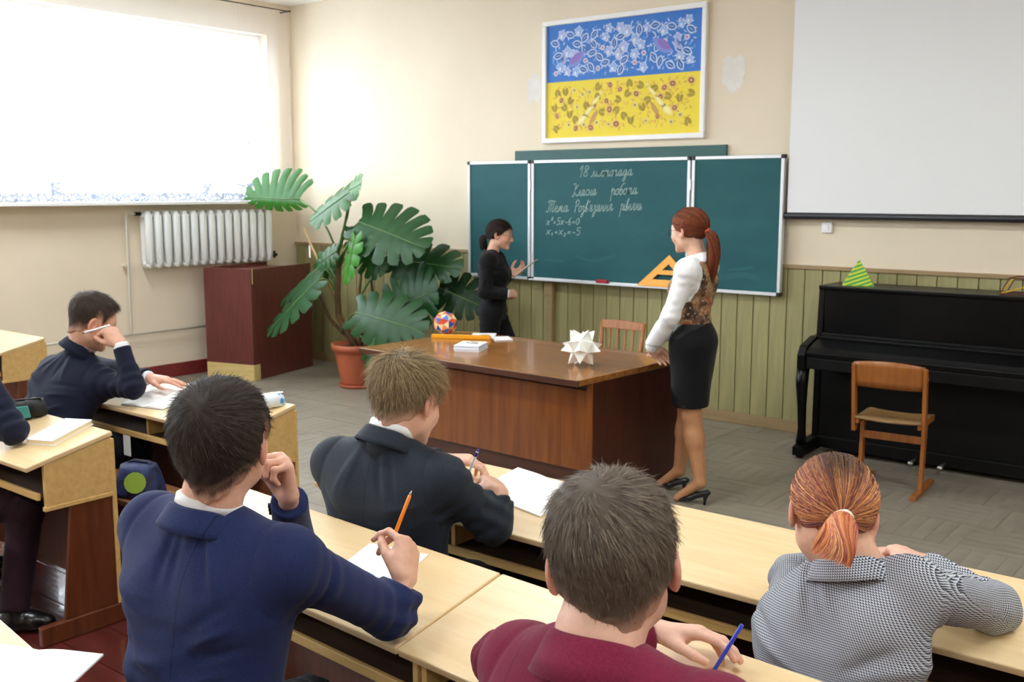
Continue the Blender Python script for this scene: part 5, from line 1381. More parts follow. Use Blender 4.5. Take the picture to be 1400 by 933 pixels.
    def torso(g, ga):
        T = [cone(B['pel'] - spine * cfg.get('hem', .03), B['wst'], (.168 if fem else .182) * g * cfg.get('hipw', 1), wr_ * g * cfg.get('waist', 1), .06, fwd, fl + .02), cone(B['wst'], B['ch'], wr_ * g * cfg.get('waist', 1), .196 * g, .06, fwd, fl - .06),
            cone(B['ch'], B['nb'] * .58 + B['ch'] * .42, .188 * g, .088 * g, .05, fwd, fl - .04), cone(B['shL'], B['shR'], .060 * ga, .060 * ga, .06),
            cone(B['nb'] - upn * .044, B['shL'] + upn * .008, .042 * g, .052 * ga, .035), cone(B['nb'] - upn * .044, B['shR'] + upn * .008, .042 * g, .052 * ga, .035)]
        for s, sg in (('L', -1), ('R', 1)): T.append(cone(B['ch'] + lat * sg * .085 * g - fwd * .028 + spine * .02, B['sh' + s] - fwd * .006 - spine * .01, .092 * g, .060 * ga, .06))
        if fem:
            for s in (-1, 1): T.append(ell(B['ch'] + fwd * .085 * g + lat * s * .07 * g - spine * .03, (.062, .055, .06), None, .05))
        return T
    tors = torso(g, ga)
    if cfg.get('vneck'): tors.append(cone(B['nb'] + fwd * .06 + spine * .01, B['ch'] + fwd * .135 * g + spine * .03, .048, .008, .012, None, 1, True))
    slv = []; arms = []
    for s in 'LR':
        sh, el, wr = B['sh' + s], B['el' + s], B['wr' + s]; ae = unit(wr - el); end = wr - ae * cfg.get('sleeve_back', .012)
        sp = [cone(sh, el, .064 * ga, .056 * ga, .03), cone(el, wr + ae * .03, .055 * ga, .044 * ga, .03)]
        if cfg.get('puff'): sp.append(cone(el * .6 + wr * .4, wr * .85 + el * .15, .054 * ga, .050 * ga, .02))
        slv.append(cut(sp, [(end, ae)], .035)); arms.append((sh, el, wr, rng.uniform(0, 6)))
    extra = [(np.asarray(a) - base, np.asarray(b) - base, w_, am) for a, b, w_, am in cfg.get('folds', ())]
    lines = []
    for sd in (-1, 1):
        for k in range(6):                              # fan of folds from the arm pit
            a0 = rng.uniform(-.02, .05); w0 = .02 - .045 * k + a0 * .3
            lines.append((sd * rng.uniform(.15, .18), w0 + .015, sd * rng.uniform(.03, .09), w0 - rng.uniform(.0, .07), rng.uniform(.008, .014), rng.choice([-1, 1]) * rng.uniform(.003, .0062)))
    for k in range(6): w0 = -.10 - .045 * k; lines.append((-rng.uniform(.06, .17), w0 + rng.uniform(-.02, .02), rng.uniform(.0, .16), w0 + rng.uniform(-.02, .02), rng.uniform(.009, .016), rng.choice([-1, 1]) * rng.uniform(.003, .0055)))
    for k in range(4): u0 = rng.uniform(-.06, .06); lines.append((u0, .17, u0 * 2 + rng.uniform(-.03, .03), .05, .011, rng.choice([-1, 1]) * rng.uniform(.003, .006)))
    fk = cfg.get('fold', 1.0); lines = [(a, b, c, d_, e, f_ * fk * 1.8) for a, b, c, d_, e, f_ in lines]
    tor = (B['ch'], lat, spine, fwd, lines)
    post = make_folds(tor, arms, cfg.get('seed', 1), fk, extra)
    pel_clip = [(B['pel'] - spine * (cfg.get('hem', .03) + .05), -spine)]
    if cfg.get('vest'):
        # blouse with sleeves, and over it a sleeveless vest cut away at the arm holes
        v, f = surface(torso(g * .955, ga * .96) + slv, .0062, make_folds(tor, arms, cfg.get('seed', 1), .45, extra), pel_clip)
        from_data('blouse', v, f, M['blouse'], t, True)
        holes = [Pr(lambda P, q=B['sh' + s], sg=sg: np.maximum(np.abs((P - q - lat * sg * .035) @ lat) * 1.0 - .062, np.hypot((P - q) @ fwd, ((P - q) @ spine + .05) * .72) - .088), B['sh' + s] - .25, B['sh' + s] + .25, .006, True) for s, sg in (('L', -1), ('R', 1))]
        v, f = surface(torso(g * 1.005, ga * .985) + holes, .0062, make_folds(tor, [], cfg.get('seed', 1), .6, extra), pel_clip + [(B['nb'] - upn * .012, upn)])
        vo = from_data('vest', v, f, cfg['top'], t, True, uv=np.stack([(v @ lat), v[:, 2], v @ fwd], 1))
    else:
        v, f = surface(tors + slv, .0062, post, pel_clip)
        # cloth coordinates: across the body and along it; along the sleeve on the arms
        uvw = np.stack([v @ lat, v @ spine, v @ fwd], 1)
        for s in 'LR':
            for a, b in ((B['sh' + s], B['el' + s]), (B['el' + s], B['wr' + s])):
                ba = b - a; tq = ((v - a) @ ba) / (ba @ ba); q = v - a - tq[:, None] * ba; r = np.linalg.norm(q, axis=1)
                off = ((v - B['nb']) @ (lat * (1 if s == 'R' else -1)))
                m = (tq > .12) & (tq < 1.15) & (r < .082 * ga) & (off > .165)
                e1 = unit(np.cross(ba, V3(.2, .1, 1))); e2 = np.cross(unit(ba), e1)
                an = np.arctan2(q @ e1, q @ e2)
                uvw[m] = np.stack([an[m] * .055, (tq * np.linalg.norm(ba))[m], np.zeros(m.sum())], 1)
        vo = from_data(cfg.get('top_name', 'jacket'), v, f, cfg['top'], t, True, uv=uvw)
    # cuffs
    if cfg.get('cuff') is not None:
        for s in 'LR':
            wr, el = B['wr' + s], B['el' + s]; ae = unit(wr - el)
            v, f = surface([cut([cone(wr - ae * .05, wr + ae * .03, .036, .034, .0)], [(wr + ae * .006, ae), (wr - ae * .045, -ae)], 0)], .005)
            from_data('shirt_cuff', v, f, cfg['cuff'], t, True)
    # collars
    R_n = np.stack([lat, fwd, spine], 1); upd = unit(Hc - J['nb']); R_c = np.stack([unit(lat - upd * (lat @ upd)), None, upd], 1) if False else None
    up2 = unit(unit(Hc - J['nb']) * .55 + spine * .45); la2 = unit(lat - up2 * (lat @ up2)); fw2 = np.cross(up2, la2); RC = np.stack([la2, fw2, up2], 1)
    for cl_ in cfg.get('collars', ()):
        nm, mm_, rx, ry, prof, a0, a1, zoff, til, drp = cl_
        ring_band(J['nb'] + up2 * zoff, RC, rx, ry, prof, a0, a1, nm, mm_, vo if nm == 'lapel_collar' else t, base, 44, til, drp)
    # buttons at the right cuff
    for k in range(cfg.get('buttons', 0)):
        for s in 'LR':
            wr, el = B['wr' + s], B['el' + s]; ae = unit(wr - el); sd = unit(np.cross(ae, V3(0, 0, 1)))
            p = wr - ae * (.03 + .018 * k) + sd * .043 * ga
            MB().tube([p - sd * .002, p + sd * .004], .006, 8).build('cuff_button', M['black_cap'], vo)
    # ---- lower garment
    if cfg.get('skirt'):
        top = B['wst'] + spine * .02; hp = (B['hipL'] + B['hipR']) / 2; kn_ = (B['knL'] + B['knR']) / 2
        hem = hp * .12 + kn_ * .88
        pr = [cone(top, hp, .112, .140, .05, fwd, .76), cone(hp, hem + V3(0, 0, -.02), .140, .112, .05, fwd, .84)]
        for s in 'LR': pr.append(cone(B['hip' + s], B['hip' + s] * .02 + B['kn' + s] * .98, .090, .074, .08))
        v, f = surface(pr, .008, make_folds(None, [], 9, .5), [(hem, V3(0, 0, -1)), (top - spine * .03, spine)])
        so_ = from_data('skirt', v, f, cfg['skirt'], t, True)
        cen = v[f].mean(1); fc = (cen - hp) @ fwd; lc = (cen - hp) @ lat; zt = top[2]
        for nm, msk in (('leather_yoke', (cen[:, 2] > zt - .135 + .10 * np.clip((-fc + .04) / .16, 0, 1)) & (fc > -.09)), ('leather_hem_panel', (cen[:, 2] < hem[2] + .02 + .12 * np.clip(fc / .12, 0, 1)) & (fc > -.02))):
            q = f[msk]
            if len(q) == 0: continue
            u_, iv = np.unique(q, return_inverse=True); vn = v[u_] - (hp + (v[u_] - hp) @ np.outer(spine, spine)); vn = vn / (np.linalg.norm(vn, axis=1, keepdims=True) + 1e-9)
            from_data(nm, v[u_] + vn * .0022, iv.reshape(q.shape), M['leather'], so_, True)
    if cfg.get('trousers') is not None:
        b_ = cfg.get('leg_bulk', 1.0)
        pr = [cone(B['hipL'] + spine * .006, B['hipR'] + spine * .006, .094 * b_, .094 * b_, .04), cone(B['pel'] + spine * .0, B['wst'] - spine * .06, .124 * b_, .130 * b_, .05, fwd, .78)]
        lp = []
        for s in 'LR':
            hp, kn_, an = B['hip' + s], B['kn' + s], B['an' + s]; ax_ = unit(an - kn_)
            lp.append(cut([cone(hp, kn_, .092 * b_, .068 * b_, .03), cone(kn_, an + ax_ * .02, .067 * b_, .056 * b_, .03)], [(an + ax_ * .01, ax_)], .035))
        v, f = surface(pr + lp, .009, make_folds(None, [(B['hip' + s], B['kn' + s], B['an' + s], 1.3) for s in 'LR'], 5, .9))
        from_data('trousers', v, f, cfg['trousers'], t, True)
    # ---- shoes
    for s in 'LR':
        an, toe = B['an' + s], B['toe' + s]; dh = unit((toe - an) * V3(1, 1, 0)); zf = min(an[2] - .085, 0) * 0
        if cfg.get('heels'):
            heel = V3(an[0], an[1], 0) - dh * .035; fl_ = V3(toe[0], toe[1], .0)
            pr = [cone(heel + V3(0, 0, .07), fl_ * .55 + heel * .45 + V3(0, 0, .038), .028, .030, .015, V3(0, 0, 1), .7), cone(fl_ * .6 + heel * .4 + V3(0, 0, .032), fl_ + V3(0, 0, .016), .032, .017, .015, V3(0, 0, 1), .6)]
            pr.append(cone(an + V3(0, 0, .035), an - dh * .01 + V3(0, 0, -.02), .030, .03, .01, sub=True))
            pr.append(ell(fl_ * .5 + an * V3(.5, .5, 0) + V3(0, 0, .068) + dh * .005, (.042, .042, .028), None, .008, True))
            v, f = surface(pr, .0045, None, [(V3(0, 0, .001), V3(0, 0, -1))]); sh_ = from_data('shoe', v, f, M['black_shoe'], t, True)
            MB().tube([heel + V3(0, 0, .065), heel + dh * .004 + V3(0, 0, .03), heel + dh * .006 + V3(0, 0, .0)], [.02, .010, .007], 10).build('heel', M['black_shoe'], sh_, True)
        else:
            z0 = an[2] - .085
            a0_ = V3(an[0], an[1], z0 + .045) - dh * .035; a1_ = V3(toe[0], toe[1], z0 + .032)
            v, f = surface([cone(a0_, a0_ * .35 + a1_ * .65, .042, .042, .02), cone(a0_ * .4 + a1_ * .6, a1_, .042, .030, .02), cone(V3(an[0], an[1], z0 + .05), an + V3(0, 0, .0), .046, .044, .02)], .006, None, [(V3(0, 0, z0 + .012), V3(0, 0, -1))])
            sh_ = from_data('shoe', v, f, cfg.get('shoe', M['black_shoe']), t, True)
            v, f = surface([cut([cone(a0_, a1_, .046, .036, .02)], [(V3(0, 0, z0 + .016), V3(0, 0, 1)), (V3(0, 0, z0 + .001), V3(0, 0, -1))], 0, .002)], .006)
            if len(v): from_data('sole', v, f, M['black_cap'], sh_, True)
    return t, J, H, tips, base
def pen(name, label, a, b, r, body_m, tip_m=None, cap_m=None, group=None):
    a = Vector(a); b = Vector(b); t = thing(name, label, 'pen', tuple(a)); d = b - a; n = d.normalized()
    MB().tube([n * .012, n * .018, d - n * .001, d], [r * .8, r, r, r * .8], 8).build('barrel', body_m, t, True)
    MB().tube([(0, 0, 0), n * .014], [.0008, r * .8], 8).build('nib', tip_m or M['steel'], t, True)
    if cap_m: MB().tube([d - n * .02, d + n * .006], [r * 1.15, r * .9], 8).build('pen_cap', cap_m, t, True)
    return t
# ---------------------------------------------------------------- people
LAPEL = [(-.006, -.065), (-.001, -.012), (.0, .020), (.006, .030), (.014, .026), (.030, -.004), (.036, -.016)]
SHIRTC = [(-.004, -.01), (-.003, .024), (.002, .031), (.007, .027), (.010, .004)]
KNITC = [(-.004, -.02), (-.004, .004), (.0, .012), (.008, .012), (.014, .002), (.022, -.02), (.034, -.05)]
A3 = lambda *a: np.array(a, float)
def seated(J, az, hip=.57, dx=.10, knf=.40, anf=.36, knz=.458):
    """legs under the desk for a seated figure facing az"""
    R = frame(az); p = J['pel']
    for s, g in (('L', -1), ('R', 1)):
        for k, q in (('hip', (g * dx, .02, 0)), ('kn', (g * (dx + .05), knf, 0)), ('an', (g * (dx + .05), anf, 0)), ('toe', (g * (dx + .07), anf + .16, 0))):
            w = R @ A3(*q); J[k + s] = A3(p[0] + w[0], p[1] + w[1], {'hip': hip, 'kn': knz, 'an': .09, 'toe': .03}[k])
    return J
def under_head(J, k=.5):
    lat = unit(J['shR'] - J['shL']); J['nb'] = J['nb'] + lat * (k * ((J['head'] - J['nb']) @ lat))
def trunk(J, lean=.05, pelz=.60, back=.0):
    m = (J['shL'] + J['shR']) / 2; lat = unit(J['shR'] - J['shL']); f = unit(np.cross(A3(0, 0, 1), lat))
    J['pel'] = A3(m[0], m[1], pelz) - f * lean + A3(back, 0, 0)
    J['ch'] = m * .74 + J['pel'] * .26 - f * .015; J['wst'] = m * .36 + J['pel'] * .64 - f * .025
    return J
M['navy'] = cloth('navy_wool', '#1b264d', '#222d58', .8, 220)
M['charcoal'] = cloth('charcoal_blue_wool', '#20262f', '#282f3a', .72, 220)
M['dark_suit'] = cloth('dark_navy_suit', '#14172a', '#191d33', .8, 220)
M['maroon'] = cloth('maroon_knit', '#7d2340', '#6c1c34', .95, 300, .1)
M['black_cloth'] = cloth('black_suit_cloth', '#0c0c0f', '#131317', .8, 200)
M['dark_trousers'] = cloth('dark_trousers', '#12131a', '#181a22', .85, 200)
M['maroon_trousers'] = cloth('maroon_brown_trousers', '#2e1620', '#25111a', .85, 200)
def hounds():
    m = bpy.data.materials.new('houndstooth_wool'); m.use_nodes = True; nt = m.node_tree; L = nt.links.new; b = nt.nodes['Principled BSDF']
    b.inputs['Roughness'].default_value = .85; b.inputs['Specular IOR Level'].default_value = .25
    a = N(nt, 'ShaderNodeAttribute', attribute_name='cloth_uv'); mp = N(nt, 'ShaderNodeMapping'); mp.inputs['Scale'].default_value = (200, 200, 0); mp.inputs['Rotation'].default_value = (0, 0, .0)
    L(a.outputs['Vector'], mp.inputs['Vector']); sx = N(nt, 'ShaderNodeSeparateXYZ'); L(mp.outputs['Vector'], sx.inputs[0])
    def fr(src, add=0.0):
        k = N(nt, 'ShaderNodeMath', operation='ADD'); k.inputs[1].default_value = add + 100; L(src, k.inputs[0]); q = N(nt, 'ShaderNodeMath', operation='FRACT'); L(k.outputs[0], q.inputs[0])
        g = N(nt, 'ShaderNodeMath', operation='GREATER_THAN'); g.inputs[1].default_value = .5; L(q.outputs[0], g.inputs[0]); return g.outputs[0]
    u, v = fr(sx.outputs[0]), fr(sx.outputs[1])
    sm = N(nt, 'ShaderNodeMath', operation='ADD'); L(sx.outputs[0], sm.inputs[0]); L(sx.outputs[1], sm.inputs[1])
    dg = N(nt, 'ShaderNodeMath', operation='MULTIPLY'); dg.inputs[1].default_value = 1.0; L(sm.outputs[0], dg.inputs[0]); w = fr(dg.outputs[0])
    # twill: both warp and weft dark -> dark, both light -> light, mixed -> diagonal stripes
    ad = N(nt, 'ShaderNodeMath', operation='ADD'); L(u, ad.inputs[0]); L(v, ad.inputs[1]); a2 = N(nt, 'ShaderNodeMath', operation='ADD'); L(ad.outputs[0], a2.inputs[0]); L(w, a2.inputs[1])
    g = N(nt, 'ShaderNodeMath', operation='GREATER_THAN'); g.inputs[1].default_value = 1.5; L(a2.outputs[0], g.inputs[0])
    mx = N(nt, 'ShaderNodeMix', data_type='RGBA'); mx.inputs['A'].default_value = lin('#c2c5cb'); mx.inputs['B'].default_value = lin('#373b4a'); L(g.outputs[0], mx.inputs['Factor']); L(mx.outputs['Result'], b.inputs['Base Color'])
    return m
M['hounds'] = hounds()
def vest_print():
    m = bpy.data.materials.new('patterned_vest_fabric'); m.use_nodes = True; nt = m.node_tree; L = nt.links.new; b = nt.nodes['Principled BSDF']; b.inputs['Roughness'].default_value = .7
    a = N(nt, 'ShaderNodeTexCoord'); n1 = N(nt, 'ShaderNodeTexNoise'); n1.inputs['Scale'].default_value = 14; n1.inputs['Detail'].default_value = 2; L(a.outputs['Object'], n1.inputs['Vector'])
    n2 = N(nt, 'ShaderNodeTexVoronoi'); n2.inputs['Scale'].default_value = 48; L(a.outputs['Object'], n2.inputs['Vector'])
    c1 = N(nt, 'ShaderNodeValToRGB'); e = c1.color_ramp.elements; e[0].color = lin('#3a2a22'); e[0].position = .36; e[1].color = lin('#9a5a34'); e[1].position = .62
    q = e.new(.46); q.color = lin('#6e4a32'); q = e.new(.54); q.color = lin('#a88a66'); L(n1.outputs['Fac'], c1.inputs['Fac'])
    mx = N(nt, 'ShaderNodeMix', data_type='RGBA'); g = N(nt, 'ShaderNodeMath', operation='LESS_THAN'); g.inputs[1].default_value = .26; L(n2.outputs['Distance'], g.inputs[0])
    ml = N(nt, 'ShaderNodeMath', operation='MULTIPLY'); ml.inputs[1].default_value = .7; L(g.outputs[0], ml.inputs[0]); L(ml.outputs[0], mx.inputs['Factor']); L(c1.outputs['Color'], mx.inputs['A']); mx.inputs['B'].default_value = lin('#c8b294'); L(mx.outputs['Result'], b.inputs['Base Color'])
    return m
M['vest'] = vest_print()
M['scrunchie'] = mat('ivory_hair_band', '#e4dccb', .6); M['coral'] = mat('coral_hair_band', '#e8603f', .6)
SC = ('shirt_collar', M['shirt'], .060, .060, SHIRTC, -150, 150, .012, 0, .03)
def LC(m): return ('lapel_collar', m, .066, .066, LAPEL, -158, 158, -.008, 0, .10)

# --- boy in navy jacket, chin on his left hand, orange pen in the right
J = dict(head=atD(304, 604, 2.12), shL=atD(215, 716, 2.26), shR=atD(392, 770, 2.07), elR=atD(532, 838, 2.34), elL=A3(-1.98, 1.60, .83))
trunk(J, .05, .60); J['nb'] = (J['shL'] + J['shR']) / 2 + A3(-.0, -.03, .075); under_head(J)
J['wrR'] = atZ(553, 795, .86); J['wrL'] = A3(-1.80, 1.44, 1.06); seated(J, 4, dx=.07)
navy = person(dict(label='boy in navy blue jacket with dark hair, chin on hand, holding an orange pen', J=J, head=(32, -4, 0), hs=1.06, seed=11, top=M['navy'], trousers=M['dark_trousers'],
    handR=((-.35, .45, .55), (-.75, -.2, -.3), GRIP, (.85, .25, .5)), handL=((-.05, -.12, .9), (-.2, -.9, .0), FIST, (.8, .3, .3)),
    hair=dict(cols=['#2e2520', '#3a2f28', '#241d1a', '#443830'], n=12000, wid=.75, top=.020, sides=.013, len_t=.030, len_s=.020, lift=.06, whorl=(.0, -.072, .062), nape=-.092, swirl=.8),
    folds=[(A3(-2.0, 1.1, .95), A3(-1.7, 1.05, .93), .012, .004), (A3(-1.95, 1.1, .86), A3(-1.65, 1.06, .90), .014, -.004), (A3(-1.9, 1.08, .80), A3(-1.6, 1.08, .86), .014, .004)],
    collars=[SC, LC(M['navy'])], buttons=3))
tp, th = navy[3]['R']; g_ = (tp[0] + th) / 2 + navy[4]
dp_ = float((g_ - _C) @ _fw)
pen('orange_pen', 'orange pen pointing up from the fist of the boy in navy jacket', atD(563, 671, dp_ + .02), atD(537, 738, dp_ - .01), .0046, M['orange_pen'])

# --- boy in charcoal jacket bent over his notebook
J = dict(head=atD(557, 549, 3.06), shL=atD(462, 632, 3.16), shR=atD(607, 655, 2.98), elR=atD(672, 715, 3.08), elL=A3(-2.58, 2.42, .80))
trunk(J, -.03, .60); J['nb'] = (J['shL'] + J['shR']) / 2 + A3(0, -.015, .112); under_head(J)
J['wrR'] = atZ(682, 674, .845); J['wrL'] = atZ(606, 630, .845); seated(J, 0)
grey = person(dict(label='boy in charcoal grey jacket with tousled fair hair bent over an open notebook', J=J, head=(4, 20, -4), hs=1.06, seed=12, top=M['charcoal'], trousers=M['dark_trousers'],
    handR=((-.8, .6, .08), (-.35, -.2, -.8), GRIP, (.8, .4, .35)), handL=((.75, .45, .05), (.1, .1, -.9), LOOSE, (.7, .5, .3)),
    hair=dict(cols=['#6e5c45', '#8a7556', '#574736', '#a08a66'], n=9000, top=.030, sides=.012, len_t=.050, len_s=.022, whorl=(.015, -.06, .08), nape=-.085, fluff=.28, fringe=.5, tipcol='#b49a70', wid=.9, swirl=1.2),
    folds=[(A3(-2.3, 2.02, .85), A3(-2.0, 1.98, .84), .010, .005), (A3(-2.3, 2.0, .80), A3(-1.95, 1.97, .79), .012, .005), (A3(-2.3, 2.0, .76), A3(-2.1, 1.96, .75), .010, -.005), (A3(-2.14, 2.0, 1.08), A3(-2.10, 1.97, .93), .012, .005), (A3(-2.18, 2.0, 1.08), A3(-2.16, 1.97, .95), .012, -.004)],
    collars=[SC, LC(M['charcoal'])], buttons=3))
tp, th = grey[3]['R']; g_ = (tp[0] + th) / 2 + grey[4]; dp_ = float((g_ - _C) @ _fw)
pen('violet_pen', 'violet pen in the hand of the boy in charcoal jacket', atD(639, 652, dp_ + .01), atD(653, 617, dp_ - .03), .0045, M['white_pen'], None, M['purple_pen'])

# --- boy in maroon sweater, seen from behind
J = dict(head=atD(838, 768, 1.53), shL=A3(-.965, 1.245, .985), shR=A3(-.600, 1.185, 1.03), elL=A3(-1.22, 1.50, .82), elR=A3(-.42, 1.43, .80))
trunk(J, .02, .60); J['nb'] = (J['shL'] + J['shR']) / 2 + A3(.0, -.03, .105)
J['wrL'] = A3(-1.03, 1.765, .845); J['wrR'] = A3(-.60, 1.66, .815); seated(J, 8, knf=.38)
mar = person(dict(label='boy in maroon knit sweater with short grey-brown hair, seen from behind', J=J, head=(30, 6, -5), hs=1.07, seed=13, top=M['maroon'], top_name='sweater', trousers=M['dark_trousers'], arm_bulk=.95, skin='#e6b8a2',
    handL=((.85, .35, .06), (.25, -.25, -.9), ((16, 22, 12), (18, 24, 14), (20, 26, 14), (22, 28, 14)), (.7, .5, .35)), handR=((-.5, .8, .0), (0, 0, -1), FLAT, (.6, .8, .1)),
    hair=dict(cols=['#5e5044', '#6e6052', '#4b4037', '#7c6e5e'], n=14000, wid=.75, top=.022, sides=.010, len_t=.032, len_s=.016, whorl=(-.012, -.05, .09), nape=-.086, swirl=.9, lift=.05),
    collars=[('knit_collar', M['maroon'], .063, .063, KNITC, -180, 180, -.012, 0, .035)]))
tp, th = mar[3]['L']; g_ = (tp[0] + th) / 2 + mar[4]; d_ = unit(A3(.35, .15, .75))
pen('blue_pen', 'blue pen in the hand of the boy in maroon sweater', g_ - d_ * .04, g_ + d_ * .09, .0042, mat('blue_pen_plastic', '#2f3fb8', .3))

# --- girl in houndstooth jacket
J = dict(head=atD(1138, 700, 2.27), shL=atD(1082, 858, 2.36), shR=atD(1245, 808, 2.19), elR=atD(1358, 832, 2.36), elL=A3(-.97, 2.33, .80))
trunk(J, .10, .59); J['nb'] = (J['shL'] + J['shR']) / 2 + A3(-.0, -.01, .108); under_head(J, .4)
J['wrR'] = A3(-.72, 2.50, .845); J['wrL'] = A3(-.86, 2.53, .825); seated(J, 4)
girl = person(dict(label='girl in black and white houndstooth jacket with dyed ponytail, writing', J=J, head=(30, 22, 4), hs=1.03, seed=14, fem=1.0, top=M['hounds'], trousers=M['dark_trousers'], bulk=.94, arm_bulk=.98,
    handR=((-.7, .6, .05), (-.2, -.1, -.9), GRIP, (.8, .4, .35)), handL=((.6, .7, .0), (.1, .1, -.9), FLAT, (.6, .7, .1)), hand_sc=.92, lips='#b5585a',
    hair=dict(tie=(.0, -.125, -.022), n=5200, vol=.013, nape=-.062, root='#33291f', cols=['#6b3f36', '#8a5046', '#c07a4c', '#d89a62', '#7a4450', '#b06a48'], tail_cols=['#c9714c', '#e09a66', '#b9635a', '#e8b07a'],
              tail=[(0, -.12, -.022), (-.004, -.152, -.042), (-.014, -.162, -.075), (-.024, -.158, -.112)], tail_r=[.012, .026, .033, .034], n_tail=2400, band_r=.0075, band=((0, -.130, -.027), .0175, M['scrunchie'], (0, -.8, -.6))),
    folds=[(A3(-.78, 2.06, .98), A3(-.78, 2.0, .66), .004, -.003), (A3(-.85, 2.08, .96), A3(-.65, 2.08, 1.0), .015, .006)],
    collars=[LC(M['hounds'])], buttons=1))
# --- boy by the wall with a white pen at his temple
J = dict(head=atD(128, 440, 4.95), shL=atD(76, 506, 5.13), shR=atD(138, 524, 4.93), elR=atZ(181, 529, .835), elL=A3(-5.00, 2.70, .87))
trunk(J, .16, .60); J['nb'] = (J['shL'] + J['shR']) / 2 + A3(.02, .0, .158); under_head(J, .35)
J['wrR'] = atD(165, 471, 4.86); J['wrL'] = atZ(203, 517, .845); seated(J, 0, knf=.36, anf=.32)
penb = person(dict(label='boy in dark suit by the window wall holding a white pen at his temple', J=J, head=(-24, 24, 0), hs=1.06, seed=15, top=M['dark_suit'], trousers=M['dark_trousers'], cuff=M['shirt'], skin='#deaa90',
    handR=((-.55, -.25, .65), (-.7, .1, -.5), FIST, (.8, .4, .5)), handL=((.75, .55, -.1), (.0, .0, -1), FLAT, (.6, .7, .1)),
    hair=dict(cols=['#3a2c24', '#46362c', '#2e241e', '#503f34'], n=6500, wid=.8, top=.022, sides=.006, len_t=.03, len_s=.012, nape=-.085),
    collars=[SC, LC(M['dark_suit'])], buttons=2))
tp, th = penb[3]['R']; g_ = (tp[0] + th) / 2 + penb[4]; pen('white_pen', 'white pen at the temple of the boy in dark suit', atD(112, 456, 4.80), atD(150, 445, 4.80), .005, M['white_pen'], M['dark_metal'])

# --- student cut off by the left picture edge
J = dict(head=A3(-4.60, 1.80, 1.18), shL=A3(-4.74, 1.66, .98), shR=A3(-4.37, 1.68, .96), elR=atZ(18, 588, .81), elL=A3(-4.85, 1.93, .825))
trunk(J, .10, .60); J['nb'] = (J['shL'] + J['shR']) / 2 + A3(.02, .03, .085)
J['wrR'] = A3(-4.20, 1.84, 1.03); J['wrL'] = A3(-4.62, 2.0, .835); seated(J, -8, knf=.36, anf=.24)
J['anR'] = atZ(20, 835, .09); J['toeR'] = atZ(66, 852, .03); J['knR'] = A3(-4.10, 1.93, .455); J['anL'] = A3(-4.75, 1.95, .09); J['toeL'] = A3(-4.73, 2.1, .03)
edge = person(dict(label='student in dark navy jacket and maroon trousers cut off by the left picture edge', J=J, head=(-6, 14, 0), hs=1.04, seed=16, top=M['dark_suit'], trousers=M['maroon_trousers'],
    handR=((-.35, .05, .8), (-.7, -.1, -.3), FIST, (.8, .4, .4)), handL=((.7, .5, -.05), (.0, .0, -1), FLAT, (.6, .7, .1)),
    hair=dict(cols=['#3a2c24', '#46362c', '#2e241e'], n=3000), collars=[SC, LC(M['dark_suit'])]))

# --- standing figures: joints in body space (right, forward, up)
def standing(o, az, L_):
    R = frame(az); return {k: A3(o[0], o[1], 0) + R @ A3(*v) for k, v in L_.items()}
# red-haired girl with vest and skirt, watching the board
RO = (-2.775, 5.10)
J = standing(RO, 100, dict(head=(.0, .035, 1.535), nb=(0, -.02, 1.385), ch=(0, -.005, 1.235), wst=(0, .0, 1.06), pel=(0, -.01, .93), shL=(-.165, -.02, 1.325), shR=(.165, -.02, 1.325),
    elL=(-.205, .055, 1.075), wrL=(-.10, .205, .875), elR=(.205, .03, 1.065), wrR=(.03, .225, .89), hipL=(-.082, -.01, .90), hipR=(.082, -.01, .90)))
for s, a, k in (('L', (-2.665, 5.035), (-2.735, 5.045, .50)), ('R', (-2.885, 5.19), (-2.815, 5.15, .51))):
    J['an' + s] = A3(a[0], a[1], .125); J['toe' + s] = A3(a[0] - .125, a[1] - .03, .02); J['kn' + s] = A3(*k)
redg = person(dict(label='red-haired girl in white blouse, patterned vest and black skirt standing by the table', J=J, head=(84, 8, 0), hs=1.0, seed=17, fem=1.0, top=M['vest'], vest=True, bulk=.80, arm_bulk=.86, waist=.93, flat=.74, hem=-.01, neck_r=.047,
    skirt=M['black_cloth'], bare_legs='#c08a62', legr=(.075, .056, .034), heels=True, hand_sc=.9, puff=True, cuff=M['blouse'], lips='#b5585a', skin='#e6b9a0',
    handL=((.25, .75, -.6), (.7, -.1, -.5), LOOSE, (.8, .4, .3)), handR=((-.35, .75, -.6), (-.6, -.1, -.5), LOOSE, (.8, .4, .3)),
    hair=dict(tie=(.0, -.122, -.018), n=5200, vol=.015, nape=-.06, cols=['#5f2c17', '#75391f', '#8a4a28', '#4f2412'], tail=[(0, -.118, -.016), (.0, -.150, -.06), (.0, -.150, -.14), (-.005, -.135, -.23), (-.005, -.12, -.31)], tail_r=[.013, .028, .032, .026, .008], n_tail=1500,
              band=((0, -.124, -.020), .0150, M['coral'], (0, -.8, -.6))),
    collars=[('blouse_collar', M['blouse'], .052, .052, [(-.002, -.012), (.0, .018), (.006, .026), (.014, .020), (.030, -.008), (.040, -.026)], -150, 150, -.002, 0, .03)]))
